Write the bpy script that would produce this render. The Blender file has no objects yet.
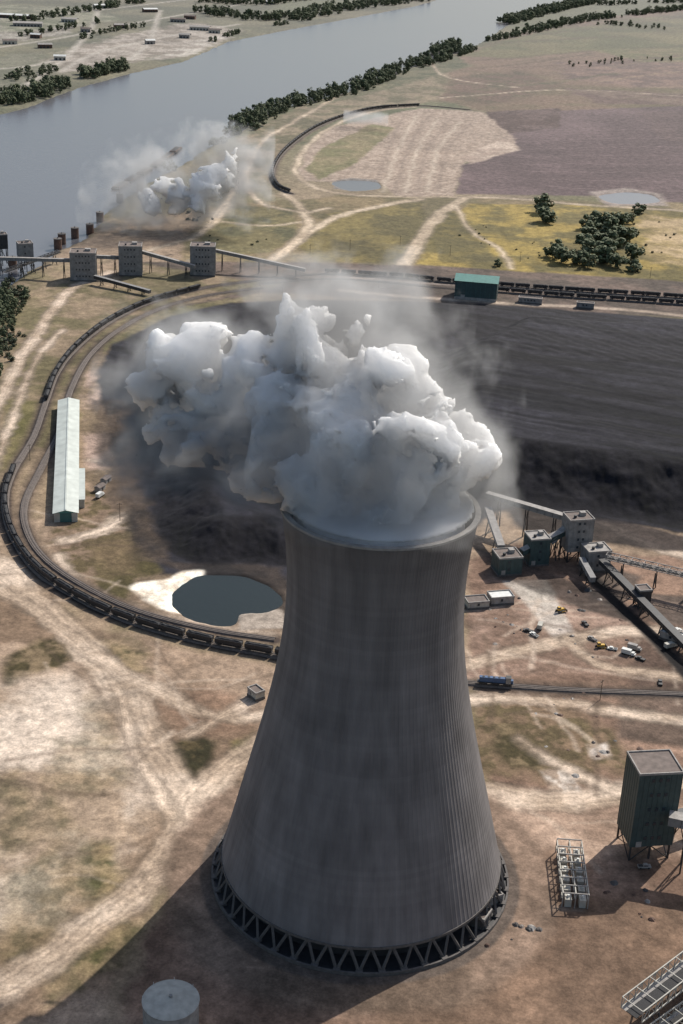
import bpy, math, random, time
import numpy as np
from mathutils import Vector, Matrix
T0=time.time()
random.seed(7); rng=np.random.default_rng(11)
scene=bpy.context.scene

# ------------------------------------------------------------------ camera, image pixels to site coordinates
H=363.0; PITCH=24.0; ROLL=2.5; F=1422.2
R=(Matrix.Rotation(math.radians(90-PITCH),3,'X')@Matrix.Rotation(math.radians(ROLL),3,'Z'))
def G(u,v,z=0.0):
    """image pixel -> site coordinates (metres), camera ray cast onto the level z"""
    d=R@Vector(((u-341.5)/F,-(v-512)/F,-1))  # camera ray through the image pixel
    t=(z-H)/d.z
    return Vector((d.x*t,d.y*t,z))
def GY(u,v,y):  # image pixel -> point on its camera ray at distance y
    d=R@Vector(((u-341.5)/F,-(v-512)/F,-1))
    t=y/d.y
    return Vector((d.x*t,y,H+d.z*t))
def smooth_path(pts,step=8.0,z=0.0):
    P=[G(u,v,z) for u,v in pts]
    P=[P[0]*2-P[1]]+P+[P[-1]*2-P[-2]]
    out=[]
    for i in range(1,len(P)-2):
        a,b,c,d=P[i-1:i+3]
        n=max(2,int((c-b).length/step))
        for k in range(n):
            t=k/n
            out.append(0.5*((2*b)+(c-a)*t+(2*a-5*b+4*c-d)*t*t+(3*b-a-3*c+d)*t**3))
    out.append(P[-2]); return out
def smooth_loop(pts,n=5):
    out=[];N=len(pts)
    for i in range(N):
        a,b,c,d=[pts[(i+k-1)%N] for k in range(4)]
        for k in range(n):
            t=k/n
            out.append(tuple(0.5*((2*b[j])+(c[j]-a[j])*t+(2*a[j]-5*b[j]+4*c[j]-d[j])*t*t+(3*b[j]-a[j]-3*c[j]+d[j])*t**3) for j in (0,1)))
    return out

# ------------------------------------------------------------------ noise
TAB=rng.random(65536).astype(np.float32)
def vn2(x,y,s=0):
    xi=np.floor(x).astype(np.int64); yi=np.floor(y).astype(np.int64)
    xf=(x-xi).astype(np.float32); yf=(y-yi).astype(np.float32)
    xf=xf*xf*(3-2*xf); yf=yf*yf*(3-2*yf)
    def h(a,b): return TAB[((a*73856093)^(b*19349663)^(s*83492791))&65535]
    a=h(xi,yi);b=h(xi+1,yi);c=h(xi,yi+1);d=h(xi+1,yi+1)
    return (a+(b-a)*xf)*(1-yf)+(c+(d-c)*xf)*yf
def fbm(x,y,sc,oc=4,s=0,g=0.55):
    o=0;a=1;t=0
    for k in range(oc):
        o=o+a*vn2(x/sc+17.3*k,y/sc-9.1*k,s+k*7); t+=a; a*=g; sc/=2.07
    return o/t
def vn3(x,y,z,s=0):
    xi=np.floor(x).astype(np.int32); yi=np.floor(y).astype(np.int32); zi=np.floor(z).astype(np.int32)
    xf=(x-xi); yf=(y-yi); zf=(z-zi)
    xf=xf*xf*(3-2*xf); yf=yf*yf*(3-2*yf); zf=zf*zf*(3-2*zf)
    hx=[(xi+i).astype(np.int64)*73856093 for i in (0,1)]
    hy=[(yi+i).astype(np.int64)*19349663 for i in (0,1)]
    hz=[((zi+i).astype(np.int64)*83492791)^(s*2654435) for i in (0,1)]
    c=[]
    for k in (0,1):
        r=[]
        for j in (0,1):
            a=TAB[(hx[0]^hy[j]^hz[k])&65535]; b=TAB[(hx[1]^hy[j]^hz[k])&65535]; r.append(a+(b-a)*xf)
        c.append(r[0]+(r[1]-r[0])*yf)
    return c[0]+(c[1]-c[0])*zf

def lin(c):
    c=np.array(c,dtype=np.float32)/255.0
    return np.where(c<=0.04045,c/12.92,((c+0.055)/1.055)**2.4).astype(np.float32)

# ------------------------------------------------------------------ terrain grid
dep=np.concatenate([np.linspace(64,45,120,endpoint=False),np.linspace(45,3.6,1300,endpoint=False),np.geomspace(3.6,0.45,60)])
ys=H/np.tan(np.radians(dep))
tc=np.linspace(-0.29,0.29,900)
ext=np.geomspace(0.295,4.0,40)
tt=np.concatenate([-ext[::-1],tc,ext])
NR=len(ys);NC=len(tt)
RR=np.sqrt(ys**2+H**2)
X=(RR[:,None]*tt[None,:]).ravel().astype(np.float64)
Y=np.repeat(ys,NC).astype(np.float64)
N=len(X)
C=np.zeros((N,3),np.float32)
Z=np.zeros(N,np.float32)
n_big=fbm(X,Y,160,5,1); n_med=fbm(X,Y,34,5,2); n_fin=fbm(X,Y,7,3,3)
wx=(fbm(X,Y,26,4,5)-.5)*2; wy=(fbm(X,Y,26,4,6)-.5)*2
def W2(pts): return np.array([[p.x,p.y] for p in (G(u,v) for u,v in pts)])
def subset(P,m):
    return np.nonzero((X>P[:,0].min()-m)&(X<P[:,0].max()+m)&(Y>P[:,1].min()-m)&(Y<P[:,1].max()+m))[0]
def seg_dist(px,py,P,closed):
    d=np.full(len(px),1e18); n=len(P)
    for i in range(n if closed else n-1):
        a=P[i];b=P[(i+1)%n]; e=b-a; L=e@e+1e-9
        t=np.clip(((px-a[0])*e[0]+(py-a[1])*e[1])/L,0,1)
        dx=px-a[0]-t*e[0]; dy=py-a[1]-t*e[1]
        d=np.minimum(d,dx*dx+dy*dy)
    return np.sqrt(d)
def inside(px,py,P):
    c=np.zeros(len(px),bool); n=len(P)
    for i in range(n):
        x1,y1=P[i];x2,y2=P[(i+1)%n]
        if y1==y2: continue
        c^=((y1>py)!=(y2>py))&(px<(x2-x1)*(py-y1)/(y2-y1)+x1)
    return c
def sdf(pts,warp,m):
    P=W2(pts) if not isinstance(pts,np.ndarray) else pts
    I=subset(P,m+warp*1.5)
    px=X[I]+wx[I]*warp; py=Y[I]+wy[I]*warp
    d=seg_dist(px,py,P,True); ins=inside(px,py,P)
    return I,np.where(ins,d,-d)
def sstep(a): a=np.clip(a,0,1); return a*a*(3-2*a)
def put(I,m,c1,c2,nz):
    c1=lin(c1); c2=lin(c2) if c2 is not None else c1
    k=sstep((nz[I]-.36)/.28)[:,None]
    col=c1*(1-k)+c2*k
    C[I]=C[I]*(1-m[:,None])+col*m[:,None]
def area(pts,c1,c2=None,soft=3.,warp=8.,a=1.,nz=None):
    I,s=sdf(pts,warp,soft)
    put(I,(sstep(s/soft*.5+.5)*a).astype(np.float32),c1,c2,n_med if nz is None else nz)
def road(pts,w,c1,c2=None,soft=1.2,warp=1.5,a=1.,nz=None,ruts=0,edge=0,rag=0):
    P=np.array([[p.x,p.y] for p in smooth_path(pts,14)])
    I=subset(P,w/2+soft+warp*1.5+3)
    px=X[I]+wx[I]*warp; py=Y[I]+wy[I]*warp
    d=seg_dist(px,py,P,False)
    if rag: d=d+(n_fin[I]-.5)*rag+(n_med[I]-.5)*rag
    put(I,(sstep((w/2-d)/soft*.5+.5)*a).astype(np.float32),c1,c2,n_med if nz is None else nz)
    if ruts:
        for q in (.16,.36):
            m=(np.exp(-((d-w*q)/(w*.05))**2)*ruts).astype(np.float32)
            C[I]=C[I]*(1-m[:,None]*.3)
    if edge:
        m=(np.exp(-((d-w*.56)/1.5)**2)*edge).astype(np.float32)
        C[I]=C[I]*(1-m[:,None]*.4)

# base
base=sstep((n_big-.4)/.2)[:,None]
C[:]=lin((146,126,106))*(1-base)+lin((120,110,82))*base
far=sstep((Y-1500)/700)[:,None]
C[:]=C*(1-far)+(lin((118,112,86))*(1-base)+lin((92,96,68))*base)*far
RIV_L=[(0,114),(30,106),(80,87),(130,73),(185,61),(230,41),(290,29),(340,20),(420,5),(445,-3),(520,-30),(700,-60)]
RIV_R=[(900,-60),(700,-32),(620,-12),(562,8),(510,22),(480,42),(455,52),(400,70),(360,87),(320,98),(270,110),(237,132),(208,145),(182,163),(152,178),(126,194),(102,214),(84,236),(44,256),(5,285),(-15,300),(-60,340)]
RIVER=[(-1200,420),(-1200,190),(-300,150)]+RIV_L+RIV_R+[(-400,480)]
area([(-700,-90),(460,-90),(440,0),(340,20),(230,40),(130,72),(30,105),(-700,190)],(112,108,82),(80,84,60),warp=60,soft=20,nz=n_big)
area([(40,60),(100,40),(190,22),(240,30),(215,45),(150,58),(90,70),(60,75)],(162,152,140),(124,114,100),soft=20,warp=40)
area([(150,60),(200,40),(235,30),(225,40),(190,56)],(180,172,160),(140,130,118),soft=12,warp=20)
area([(-20,28),(50,16),(90,22),(60,36),(0,44)],(150,144,132),(110,104,90),soft=12,warp=25)
area([(-40,60),(40,52),(60,72),(10,92),(-40,98)],(114,112,92),(94,96,74),soft=20,warp=30)
area([(0,5),(90,8),(120,20),(40,30),(0,32)],(132,130,108),(92,98,70),soft=20,warp=30)
area([(260,14),(330,8),(380,0),(300,-8)],(96,102,70),soft=20,warp=30)
for l in ([(-20,50),(60,38),(130,24),(220,8),(300,-8)],[(-20,20),(80,12),(200,-2)],[(60,72),(100,52),(170,36),(240,24)],[(10,95),(60,62),(90,30),(100,5)],[(-20,70),(30,66),(70,56)],[(130,60),(150,40),(160,10)]):
    road(l,14,(172,164,152),soft=8,a=.85)
area([(445,58),(520,32),(620,14),(900,-20),(900,120),(520,118),(425,98)],(120,99,82),(102,92,68),warp=30,soft=20,nz=n_big)
area([(455,56),(530,34),(640,18),(900,0),(900,58),(683,54),(600,50),(520,58)],(112,106,74),(90,92,60),warp=25,soft=15,nz=n_big)
area([(560,62),(683,58),(900,70),(900,92),(640,88),(560,78)],(126,103,90),(100,82,74),warp=30,soft=20)
area([(450,78),(520,70),(560,86),(500,104),(440,98)],(106,86,72),(92,82,62),warp=30,soft=20)
area([(560,88),(640,92),(740,96),(740,106),(600,104)],(100,80,72),(120,102,88),warp=20,soft=12)
area([(590,50),(683,48),(760,52),(740,62),(640,62)],(96,96,62),(116,106,76),warp=25,soft=14)
area([(470,20),(540,8),(640,-8),(900,-30),(900,-10),(660,10),(520,30)],(98,102,72),warp=20,soft=15)
for k in range(40):
    x0=random.uniform(440,760); y0_=random.uniform(22,104)
    road([(x0,y0_),(x0+50,y0_-random.uniform(2,7)),(x0+120,y0_-random.uniform(4,16))],random.uniform(5,16),random.choice([(80,68,50),(144,124,100),(90,70,60),(74,78,50)]),soft=8,warp=14,a=random.uniform(.35,.85))
area([(235,140),(300,106),(400,80),(455,58),(440,100),(335,120),(270,162),(225,215),(205,175)],(132,118,96),(100,95,70),warp=12,soft=8)
area([(300,96),(400,72),(455,54),(470,66),(400,86),(310,108)],(80,84,56),(108,104,78),warp=14,soft=10)
area([(515,112),(683,106),(900,108),(900,217),(683,204),(600,196),(455,194),(462,165),(500,150)],(108,90,90),(90,74,74),warp=8,soft=4,nz=n_big)
area([(486,112),(560,108),(560,128),(500,135)],(82,64,58),(102,84,80),warp=8,soft=4)
area([(640,112),(740,110),(740,150),(660,140)],(100,82,78),(84,68,66),warp=14,soft=10,a=.6)
for k in range(18):
    road([(500+k*3,132+k*3.6),(600,126+k*4.2),(760,124+k*4.6)],4,(122,104,104) if k%2 else (82,68,70),soft=4,warp=5,a=.5)
area([(328,128),(420,108),(484,112),(512,136),(466,158),(453,196),(395,196),(380,182),(330,182),(298,180),(304,150)],(168,150,134),(140,123,108),warp=6,soft=4,nz=n_fin)
area([(322,148),(372,124),(396,128),(352,166),(318,180),(306,168)],(112,108,74),(132,120,90),warp=5,soft=4)
for k in range(7):
    road([(405+k*11,114+k*1.5),(388+k*10,150),(372+k*11,192)],6,(190,176,158) if k%2 else (124,108,96),soft=4,warp=5,a=.42)
area([(460,158),(512,134),(520,150),(470,164)],(180,162,146),(150,132,118),soft=4,warp=6)
area([(200,205),(300,200),(340,195),(900,208),(900,300),(683,288),(400,268),(180,262)],(128,112,84),(104,95,68),warp=8,soft=5)
area([(470,204),(560,204),(900,226),(900,302),(683,284),(560,273),(500,270),(416,264),(436,228)],(146,126,66),(104,94,54),warp=6,soft=4)
area([(326,214),(420,202),(428,222),(396,262),(316,262),(300,246)],(120,107,64),(94,86,54),warp=6,soft=3)
area([(205,228),(240,206),(292,208),(298,236),(268,253),(196,256)],(112,103,70),(84,82,56),warp=6,soft=3)
area([(430,232),(452,210),(470,232),(500,262),(440,262)],(116,103,58),(94,86,52),warp=6,soft=3)
area([(640,215),(720,222),(720,270),(650,262)],(168,146,112),(136,118,76),warp=16,soft=10)
area([(690,240),(900,250),(900,290),(700,280)],(146,132,72),warp=10,soft=10)
for l,w in (([(760,218),(683,211),(600,206),(520,199),(456,197),(400,197),(345,194),(312,186),(296,170),(306,148),(330,128),(372,112),(420,106)],9),
            ([(463,198),(438,216),(420,240),(405,262),(396,276)],15),
            ([(420,199),(370,208),(330,220),(300,240),(270,262)],12),
            ([(285,192),(300,206),(308,222),(300,238),(280,256)],11),
            ([(250,150),(246,175),(256,200),(300,212),(330,208)],9),
            ([(352,88),(300,118),(262,142),(248,168),(225,205),(196,235),(150,250)],9),
            ([(456,206),(470,230),(500,250),(512,268)],6),
            ([(440,98),(560,90),(683,96),(760,98)],7),([(430,62),(450,78),(520,88)],7),
            ([(230,205),(215,222),(190,240)],7),([(222,222),(262,226),(300,222)],5)):
    road(l,w,(190,172,150),(162,145,124),soft=5,warp=4,a=.95,edge=.5)
area([(332,181),(350,178),(378,180),(382,188),(352,191),(334,189)],(128,122,116),soft=2,warp=3)
# rail yard and big dirt areas of the loop
area([(120,262),(200,262),(300,262),(440,266),(900,296),(900,328),(683,318),(400,300),(260,292),(120,330)],(108,92,82),(84,74,66),warp=4,soft=4)
area([(-60,300),(20,280),(80,280),(130,262),(280,285),(160,310),(95,350),(80,400),(82,470),(40,520),(-60,520)],(138,120,98),(106,97,70),warp=8,soft=5)
area([(95,340),(250,300),(300,320),(200,360),(150,400),(140,480),(150,560),(190,575),(290,575),(285,640),(200,635),(110,600),(60,570),(40,530),(80,500),(85,400)],(144,124,106),(110,95,78),warp=6,soft=4)
area([(95,330),(130,316),(230,298),(220,306),(140,330),(105,360)],(124,112,84),(100,94,64),warp=5,soft=3)
area([(80,390),(88,370),(112,345),(125,370),(120,420),(110,470),(88,480)],(166,144,130),(120,104,84),warp=5,soft=3)
area([(6,400),(40,400),(46,430),(20,470),(0,470)],(98,92,58),(126,114,82),warp=6,soft=3)
area([(60,480),(130,500),(140,560),(120,600),(70,572),(50,545)],(130,110,92),(92,80,58),warp=6,soft=3,nz=n_fin)
area([(90,545),(150,535),(175,565),(140,580),(130,605),(100,590)],(108,92,70),(84,76,50),warp=5,soft=3)
# lower-left field
area([(-300,560),(0,565),(60,625),(280,665),(300,720),(240,780),(220,850),(160,860),(90,1100),(-300,1100)],(152,131,112),(124,104,86),warp=8,soft=5)
area([(0,655),(40,640),(84,640),(92,655),(50,668),(0,690)],(76,68,46),(116,100,78),warp=9,soft=4,nz=n_fin)
area([(0,720),(20,716),(34,722),(30,736),(0,742)],(44,42,36),(84,76,62),warp=5,soft=2)
area([(0,690),(60,675),(108,700),(142,760),(152,820),(110,870),(40,920),(-60,950),(-60,700)],(192,176,160),(150,131,112),warp=14,soft=14,nz=n_med)
for P,a in (([(70,848),(100,846),(114,880),(104,915),(80,925),(64,890)],.9),([(96,938),(130,918),(152,928),(120,960),(80,985)],.85),([(0,880),(40,850),(70,880),(60,960),(0,980)],.5),
          ([(40,800),(60,780),(70,830),(50,850)],.55),([(100,640),(150,655),(155,672),(120,668)],.7),([(60,740),(110,735),(130,770),(90,800),(60,780)],.4),([(0,780),(30,770),(36,830),(0,850)],.5),([(20,960),(90,930),(110,960),(40,1010)],.6),([(90,690),(120,720),(130,760),(100,740)],.4)):
    area(P,(76,76,44),(130,114,84),warp=14,soft=7,a=a,nz=n_fin)
area([(168,744),(196,732),(212,742),(208,766),(186,784),(174,770)],(90,78,54),(56,52,34),warp=7,soft=3,nz=n_fin)
area([(228,740),(252,732),(250,756),(226,762)],(114,102,62),(90,84,52),warp=6,soft=3,nz=n_fin)
area([(150,700),(200,690),(260,700),(250,735),(190,735)],(154,126,106),(130,106,88),warp=6,soft=6)
# right of the cooling tower
area([(462,560),(520,545),(900,570),(900,1150),(80,1150),(160,900),(300,960),(500,900)],(142,116,99),(114,92,78),warp=8,soft=4)
area([(470,600),(560,590),(900,640),(900,680),(640,672),(465,680)],(152,128,113),(122,100,86),warp=5,soft=3)
area([(470,700),(560,705),(620,735),(640,780),(560,776),(490,772),(470,740)],(128,107,86),(94,82,60),warp=12,soft=6,nz=n_fin)
area([(620,600),(900,640),(900,760),(683,740),(640,700)],(110,90,78),(92,75,65),warp=8,soft=4)
area([(620,690),(683,700),(760,720),(760,760),(620,738)],(90,76,66),(114,96,84),warp=5,soft=3)
area([(500,800),(640,805),(760,800),(760,850),(560,860),(505,840)],(166,142,124),(138,116,100),warp=6,soft=6)
area([(500,720),(520,745),(560,752),(555,770),(520,765),(495,745)],(76,68,46),(120,104,80),warp=10,soft=4,nz=n_fin)
area([(400,985),(560,900),(900,900),(900,1150),(300,1150)],(130,106,88),(110,90,75),warp=4,soft=3)
area([(504,582),(545,580),(580,640),(556,642)],(182,172,160),(162,150,140),warp=3,soft=2)
area([(545,770),(575,768),(580,790),(548,790)],(200,188,176),(150,132,116),warp=5,soft=2,nz=n_fin)
area([(588,745),(606,742),(612,760),(596,762)],(200,190,180),(150,132,116),warp=5,soft=2,nz=n_fin)
area([(575,560),(640,575),(620,610),(590,600)],(96,84,76),(122,106,94),warp=5,soft=3)
area([(640,590),(760,605),(760,640),(650,620)],(92,80,72),(128,110,98),warp=5,soft=3)
area([(520,860),(560,850),(600,900),(560,960),(500,940)],(118,96,80),(98,80,67),warp=8,soft=6)
for l,w in (([(-60,540),(0,566),(30,598),(78,638),(118,685),(150,735),(176,785),(186,825)],18),
            ([(0,590),(60,628),(150,690),(220,716),(262,716)],10),
            ([(262,742),(228,764),(200,795),(184,830),(150,878),(100,920),(40,966),(-40,1010)],16),
            ([(118,685),(130,730),(148,775),(170,815)],6),
            ([(250,700),(215,720),(190,735)],8),
            ([(150,880),(172,868),(200,850),(214,838)],8),
            ([(480,790),(550,800),(620,795),(690,778),(760,760)],15),
            ([(470,700),(540,700),(640,715),(760,730)],9),
            ([(462,665),(520,652),(560,642),(640,632),(760,640)],12),
            ([(570,640),(600,665),(640,672),(760,690)],9),
            ([(600,520),(650,545),(700,560)],9),([(520,740),(580,775),(640,800)],5),
            ([(60,555),(75,580),(120,602),(180,620),(270,636)],7),
            ([(62,540),(100,532),(128,508),(150,500)],7),([(90,460),(130,470),(140,500),(110,525),(70,540)],4),
            ([(-30,440),(0,400),(14,370),(40,330),(70,290),(110,272)],10),
            ([(-10,480),(12,420),(30,370),(60,330)],6)):
    road(l,w,(196,177,158),(172,152,132),soft=3.5,warp=3,ruts=.7,edge=.7,a=.95,rag=4)
random.seed(3)
for k in range(74):      # faint vehicle tracks over the dirt
    cx,cy=random.choice([(70,760),(100,700),(60,880),(560,680),(600,730),(540,620),(620,860),(540,960),(110,560),(200,700),(640,640),(520,660),(620,700)])
    cx+=random.uniform(-60,60); cy+=random.uniform(-40,40); a=random.uniform(-.5,.5)+random.choice([0,0,1.2]); L=random.uniform(30,90)
    dx,dy=math.cos(a)*L,math.sin(a)*L*.6; b=random.uniform(-14,14)
    if cy+dy>1050 or cy-dy<400: continue
    road([(cx-dx,cy-dy),(cx+b*.5,cy+b),(cx+dx,cy+dy)],random.choice([1.4,2.0,3.]),random.choice([(184,166,148),(190,172,154),(98,82,68),(88,73,61)]),soft=1.5,warp=3,a=random.uniform(.25,.5))
road([(762,330),(683,316),(600,308),(500,303),(400,296),(340,290)],9,(176,158,142),(152,136,120),soft=3)
road([(340,276),(420,283),(560,291),(760,306)],5,(168,154,144),soft=3,a=.6)
# coal pile
COAL=[(112,345),(170,316),(230,303),(300,300),(400,301),(520,306),(683,319),(900,338),(900,575),(760,545),(683,532),(600,520),(520,508),(480,520),(430,560),(300,600),(285,590),(215,576),(160,574),(132,540),(118,470),(104,410),(96,372)]
Pc=W2(COAL)
I,s=sdf(Pc,5.,8.)
m=sstep(s/3*.5+.5).astype(np.float32)
ang=math.radians(-24); ca,sa=math.cos(ang),math.sin(ang)
xi=X[I]+fbm(X[I],Y[I],120,2,31)*40; yi=Y[I]+fbm(X[I],Y[I],150,2,33)*60
al=xi*ca+yi*sa; ac=-xi*sa+yi*ca
st=fbm(al/14,ac,9,4,41)
dk=sstep((st-.36)/.28)[:,None]
cc=lin((26,26,31))*(1-dk)+lin((48,47,54))*dk
lowp=sstep((n_big[I]-.3)/.4)[:,None]
cc=cc*(0.7+.5*lowp)
C[I]=C[I]*(1-m[:,None])+cc*m[:,None]
PILE_R=[(400,440),(420,360),(500,325),(683,335),(900,355),(900,560),(760,540),(683,527),(600,515),(520,503),(470,500),(420,490)]
PILE_L=[(150,395),(190,350),(280,335),(360,360),(380,480),(330,560),(285,568),(200,566),(160,552),(150,500),(142,440)]
PILE_U=[(225,308),(330,304),(430,310),(480,320),(430,350),(330,345),(250,335)]
for P,hh,run in ((PILE_R,24,56),(PILE_L,14,40),(PILE_U,6,50)):
    I2,s2=sdf(W2(P),7,1)
    prof=sstep(np.clip(s2,0,run)/run)
    gul=(fbm(X[I2],Y[I2]/7,9,2,61)-.5)*1.8*prof*(1-prof)*4*.6
    fur=(fbm((X[I2]*ca+Y[I2]*sa)/16,-X[I2]*sa+Y[I2]*ca,6,2,63)-.5)*.8*prof
    Z[I2]=np.maximum(Z[I2],prof*hh+gul+fur+(n_med[I2]-.5)*.9*prof)
    sl=(sstep(s2/3)*(1-sstep((s2-run*.9)/6))).astype(np.float32)[:,None]
    gs=(fbm(X[I2],Y[I2]/9,5,3,67)[:,None]-.5)
    C[I2]=C[I2]*(1-.8*sl)+lin((30,29,34))*.8*sl*(1+gs*1.2)  # pile flanks coloured darker: slope shade put into the coal colour
for l in ([(420,372),(520,388),(600,392),(760,372)],[(470,330),(540,360),(683,380),(760,385)],[(380,330),(470,366),(560,400),(650,432)],[(420,408),(520,420),(683,430)],[(400,310),(520,330),(683,350)]):
    road(l,10,(18,17,21),soft=5,warp=3,a=.75)
for k in range(22):
    x0=390+k*16
    road([(x0,318+k*1),(x0+60,350+k),(x0+150,385+k*.5)],3,(64,61,67),soft=3,warp=2,a=.42)
area([(140,560),(285,568),(300,640),(262,620),(200,575)],(46,42,41),(74,64,58),warp=5,soft=3,a=.85)
area([(92,400),(125,400),(140,470),(160,560),(136,560),(108,500)],(52,47,44),(88,75,64),warp=9,soft=5,a=.8)
area([(470,545),(620,600),(640,625),(560,600),(500,580)],(52,47,45),(92,79,71),warp=5,soft=3,a=.8)
area([(500,505),(620,520),(683,535),(760,548),(760,562),(620,545),(520,530)],(60,53,52),(42,39,40),warp=4,soft=3,a=.9)
road([(592,578),(640,625),(700,690)],8,(36,33,33),soft=2)
# track ballast
TRK_OUT=[(900,320),(760,306),(683,299),(560,291),(450,283),(400,278),(330,274),(262,280),(200,289),(150,303),(110,322),(78,347),(58,372),(46,402),(34,436),(14,470),(5,500),(12,535),(36,570),(80,600),(130,622),(200,642),(275,656),(370,674),(465,683),(560,690),(660,694),(800,700)]
TRK_IN=[(262,288),(200,297),(152,312),(116,332),(88,358),(70,392),(60,430),(40,470),(24,505),(28,535),(48,562),(90,590),(140,612),(210,630),(275,640)]
TRK_MID=[(900,328),(760,312),(683,305),(560,297),(450,289),(400,284),(330,279),(262,284)]
TRK_FAR=[(470,110),(420,106),(370,110),(322,125),(288,148),(273,170),(277,186),(292,194)]
for t,w in ((TRK_OUT,7),(TRK_IN,6),(TRK_MID,7),(TRK_FAR,7)):
    road(t,w+5,(100,86,74),(84,72,62),soft=3,a=.8)
    road(t,w,(78,68,62),(64,56,52),soft=1,warp=.5)
# pond + sand
POND=smooth_loop([(176,594),(190,581),(208,575),(240,577),(266,586),(281,600),(266,610),(242,613),(230,623),(204,621),(184,611)])
area(smooth_loop([(136,588),(168,580),(180,572),(206,570),(204,582),(180,596),(186,610),(170,608),(150,600)],4),(232,222,206),(196,182,164),warp=5,soft=2.5,nz=n_fin)
area([(236,612),(258,606),(282,610),(285,628),(240,630)],(150,138,126),warp=2,soft=1.5)
POND2=smooth_loop([(600,196),(625,192),(652,195),(657,202),(618,203)])
POND3=smooth_loop([(332,183),(350,180),(376,182),(378,188),(350,190)])
area([(590,192),(625,188),(662,194),(668,206),(610,206)],(140,128,120),soft=6,warp=6)
TW=G(360,872); TW=Vector((TW.x,TW.y,0))
th=np.linspace(0,2*np.pi,48,endpoint=False)
ring=lambda r:np.stack([TW.x+r*np.cos(th),TW.y+r*np.sin(th)],1)
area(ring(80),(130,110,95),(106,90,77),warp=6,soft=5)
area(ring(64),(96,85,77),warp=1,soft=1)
Z+= (n_med-.5)*1.1*(1-sstep((Y-1400)/600))*(Y>100)
Z+= (n_fin-.5)*.35*(Y<900)
nearT=np.hypot(X-TW.x,Y-TW.y); Z*=sstep((nearT-62)/15)
I,s=sdf(RIVER,6.,60.)
b=sstep(s/14*.5+.5); Z[I]=Z[I]*(1-b)-7*b
sh=(np.exp(-(np.abs(s)/10)**2)*.6).astype(np.float32)[:,None]; C[I]=C[I]*(1-sh)+lin((86,82,60))*sh
for P,dz in ((POND,-3),(POND2,-2.5),(POND3,-2.5)):
    I,s=sdf(P,3.,8.); b=sstep(s/4*.5+.5); Z[I]=Z[I]*(1-b)+dz*b
C*= (0.80+.40*n_fin)[:,None]
C*= (0.84+.32*vn2(X/1.9,Y/1.9,77))[:,None]
C*= (0.78+.44*fbm(X,Y,70,5,91))[:,None]
lum=C@np.array([.3,.6,.1],np.float32)
C*= (np.clip(lum,.05,1)/.26)[:,None]**.13
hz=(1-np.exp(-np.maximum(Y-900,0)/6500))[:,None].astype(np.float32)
C=C*(1-hz)+lin((136,132,130))*hz  # aerial haze painted into the ground colour, stronger with distance
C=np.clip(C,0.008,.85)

def grid_mesh(name,co,quads,cols=None):
    me=bpy.data.meshes.new(name)
    me.vertices.add(len(co)); me.vertices.foreach_set('co',co.astype(np.float32).ravel())
    nf=len(quads); me.loops.add(nf*4); me.loops.foreach_set('vertex_index',quads.astype(np.int32).ravel())
    me.polygons.add(nf); me.polygons.foreach_set('loop_start',np.arange(0,nf*4,4,dtype=np.int32))
    if cols is not None:
        at=me.color_attributes.new('soil','FLOAT_COLOR','POINT')
        c4=np.ones((len(co),4),np.float32); c4[:,:3]=cols; at.data.foreach_set('color',c4.ravel())
    me.update(calc_edges=True); me.validate()
    return me
ii=np.arange((NR-1)*(NC-1)); r=ii//(NC-1); c=ii%(NC-1); a0=r*NC+c
quads=np.stack([a0,a0+1,a0+NC+1,a0+NC],1)
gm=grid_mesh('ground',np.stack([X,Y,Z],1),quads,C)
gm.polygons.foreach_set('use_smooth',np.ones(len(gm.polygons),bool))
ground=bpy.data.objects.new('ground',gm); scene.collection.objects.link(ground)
print('ground',time.time()-T0,N)

# ------------------------------------------------------------------ materials
def newmat(n):
    m=bpy.data.materials.new(n); m.use_nodes=True; nt=m.node_tree
    return m,nt,nt.nodes['Principled BSDF']
def mk(n,rgb,rough=.8,var=.25,scale=.4,metal=0,stretch=(1,1,1)):
    m,nt,b=newmat(n)
    tc=nt.nodes.new('ShaderNodeTexCoord'); mp=nt.nodes.new('ShaderNodeMapping'); mp.inputs['Scale'].default_value=stretch
    nz=nt.nodes.new('ShaderNodeTexNoise'); nz.inputs['Scale'].default_value=scale; nz.inputs['Detail'].default_value=6
    mr=nt.nodes.new('ShaderNodeMapRange'); mr.inputs[1].default_value=.3; mr.inputs[2].default_value=.7
    mr.inputs[3].default_value=1-var; mr.inputs[4].default_value=1+var
    mx=nt.nodes.new('ShaderNodeVectorMath'); mx.operation='SCALE'; mx.inputs[0].default_value=rgb
    nt.links.new(tc.outputs['Object'],mp.inputs[0]); nt.links.new(mp.outputs[0],nz.inputs['Vector'])
    nt.links.new(nz.outputs['Fac'],mr.inputs[0]); nt.links.new(mr.outputs[0],mx.inputs['Scale'])
    nt.links.new(mx.outputs[0],b.inputs['Base Color'])
    b.inputs['Roughness'].default_value=rough; b.inputs['Metallic'].default_value=metal
    return m
M={}
M['white']=mk('white_paint',(.6,.6,.57),.6,.15)
M['cream']=mk('cream_metal',(.40,.38,.33),.6,.18)
M['grey']=mk('grey_cladding',(.2,.195,.19),.7,.25)
M['lgrey']=mk('pale_concrete',(.28,.26,.24),.8,.25)
M['teal']=mk('teal_cladding',(.045,.12,.11),.55,.15)
M['dteal']=mk('dark_teal_cladding',(.038,.066,.066),.6,.18)
M['green']=mk('green_roof',(.07,.21,.18),.55,.15)
M['shedroof']=mk('shed_roof',(.46,.49,.45),.6,.15,.15)
M['dark']=mk('dark_steel',(.03,.03,.032),.6,.3)
M['rust']=mk('rusty_steel',(.12,.07,.05),.8,.3)
M['rail']=mk('rail_steel',(.16,.13,.11),.5,.2)
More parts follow.
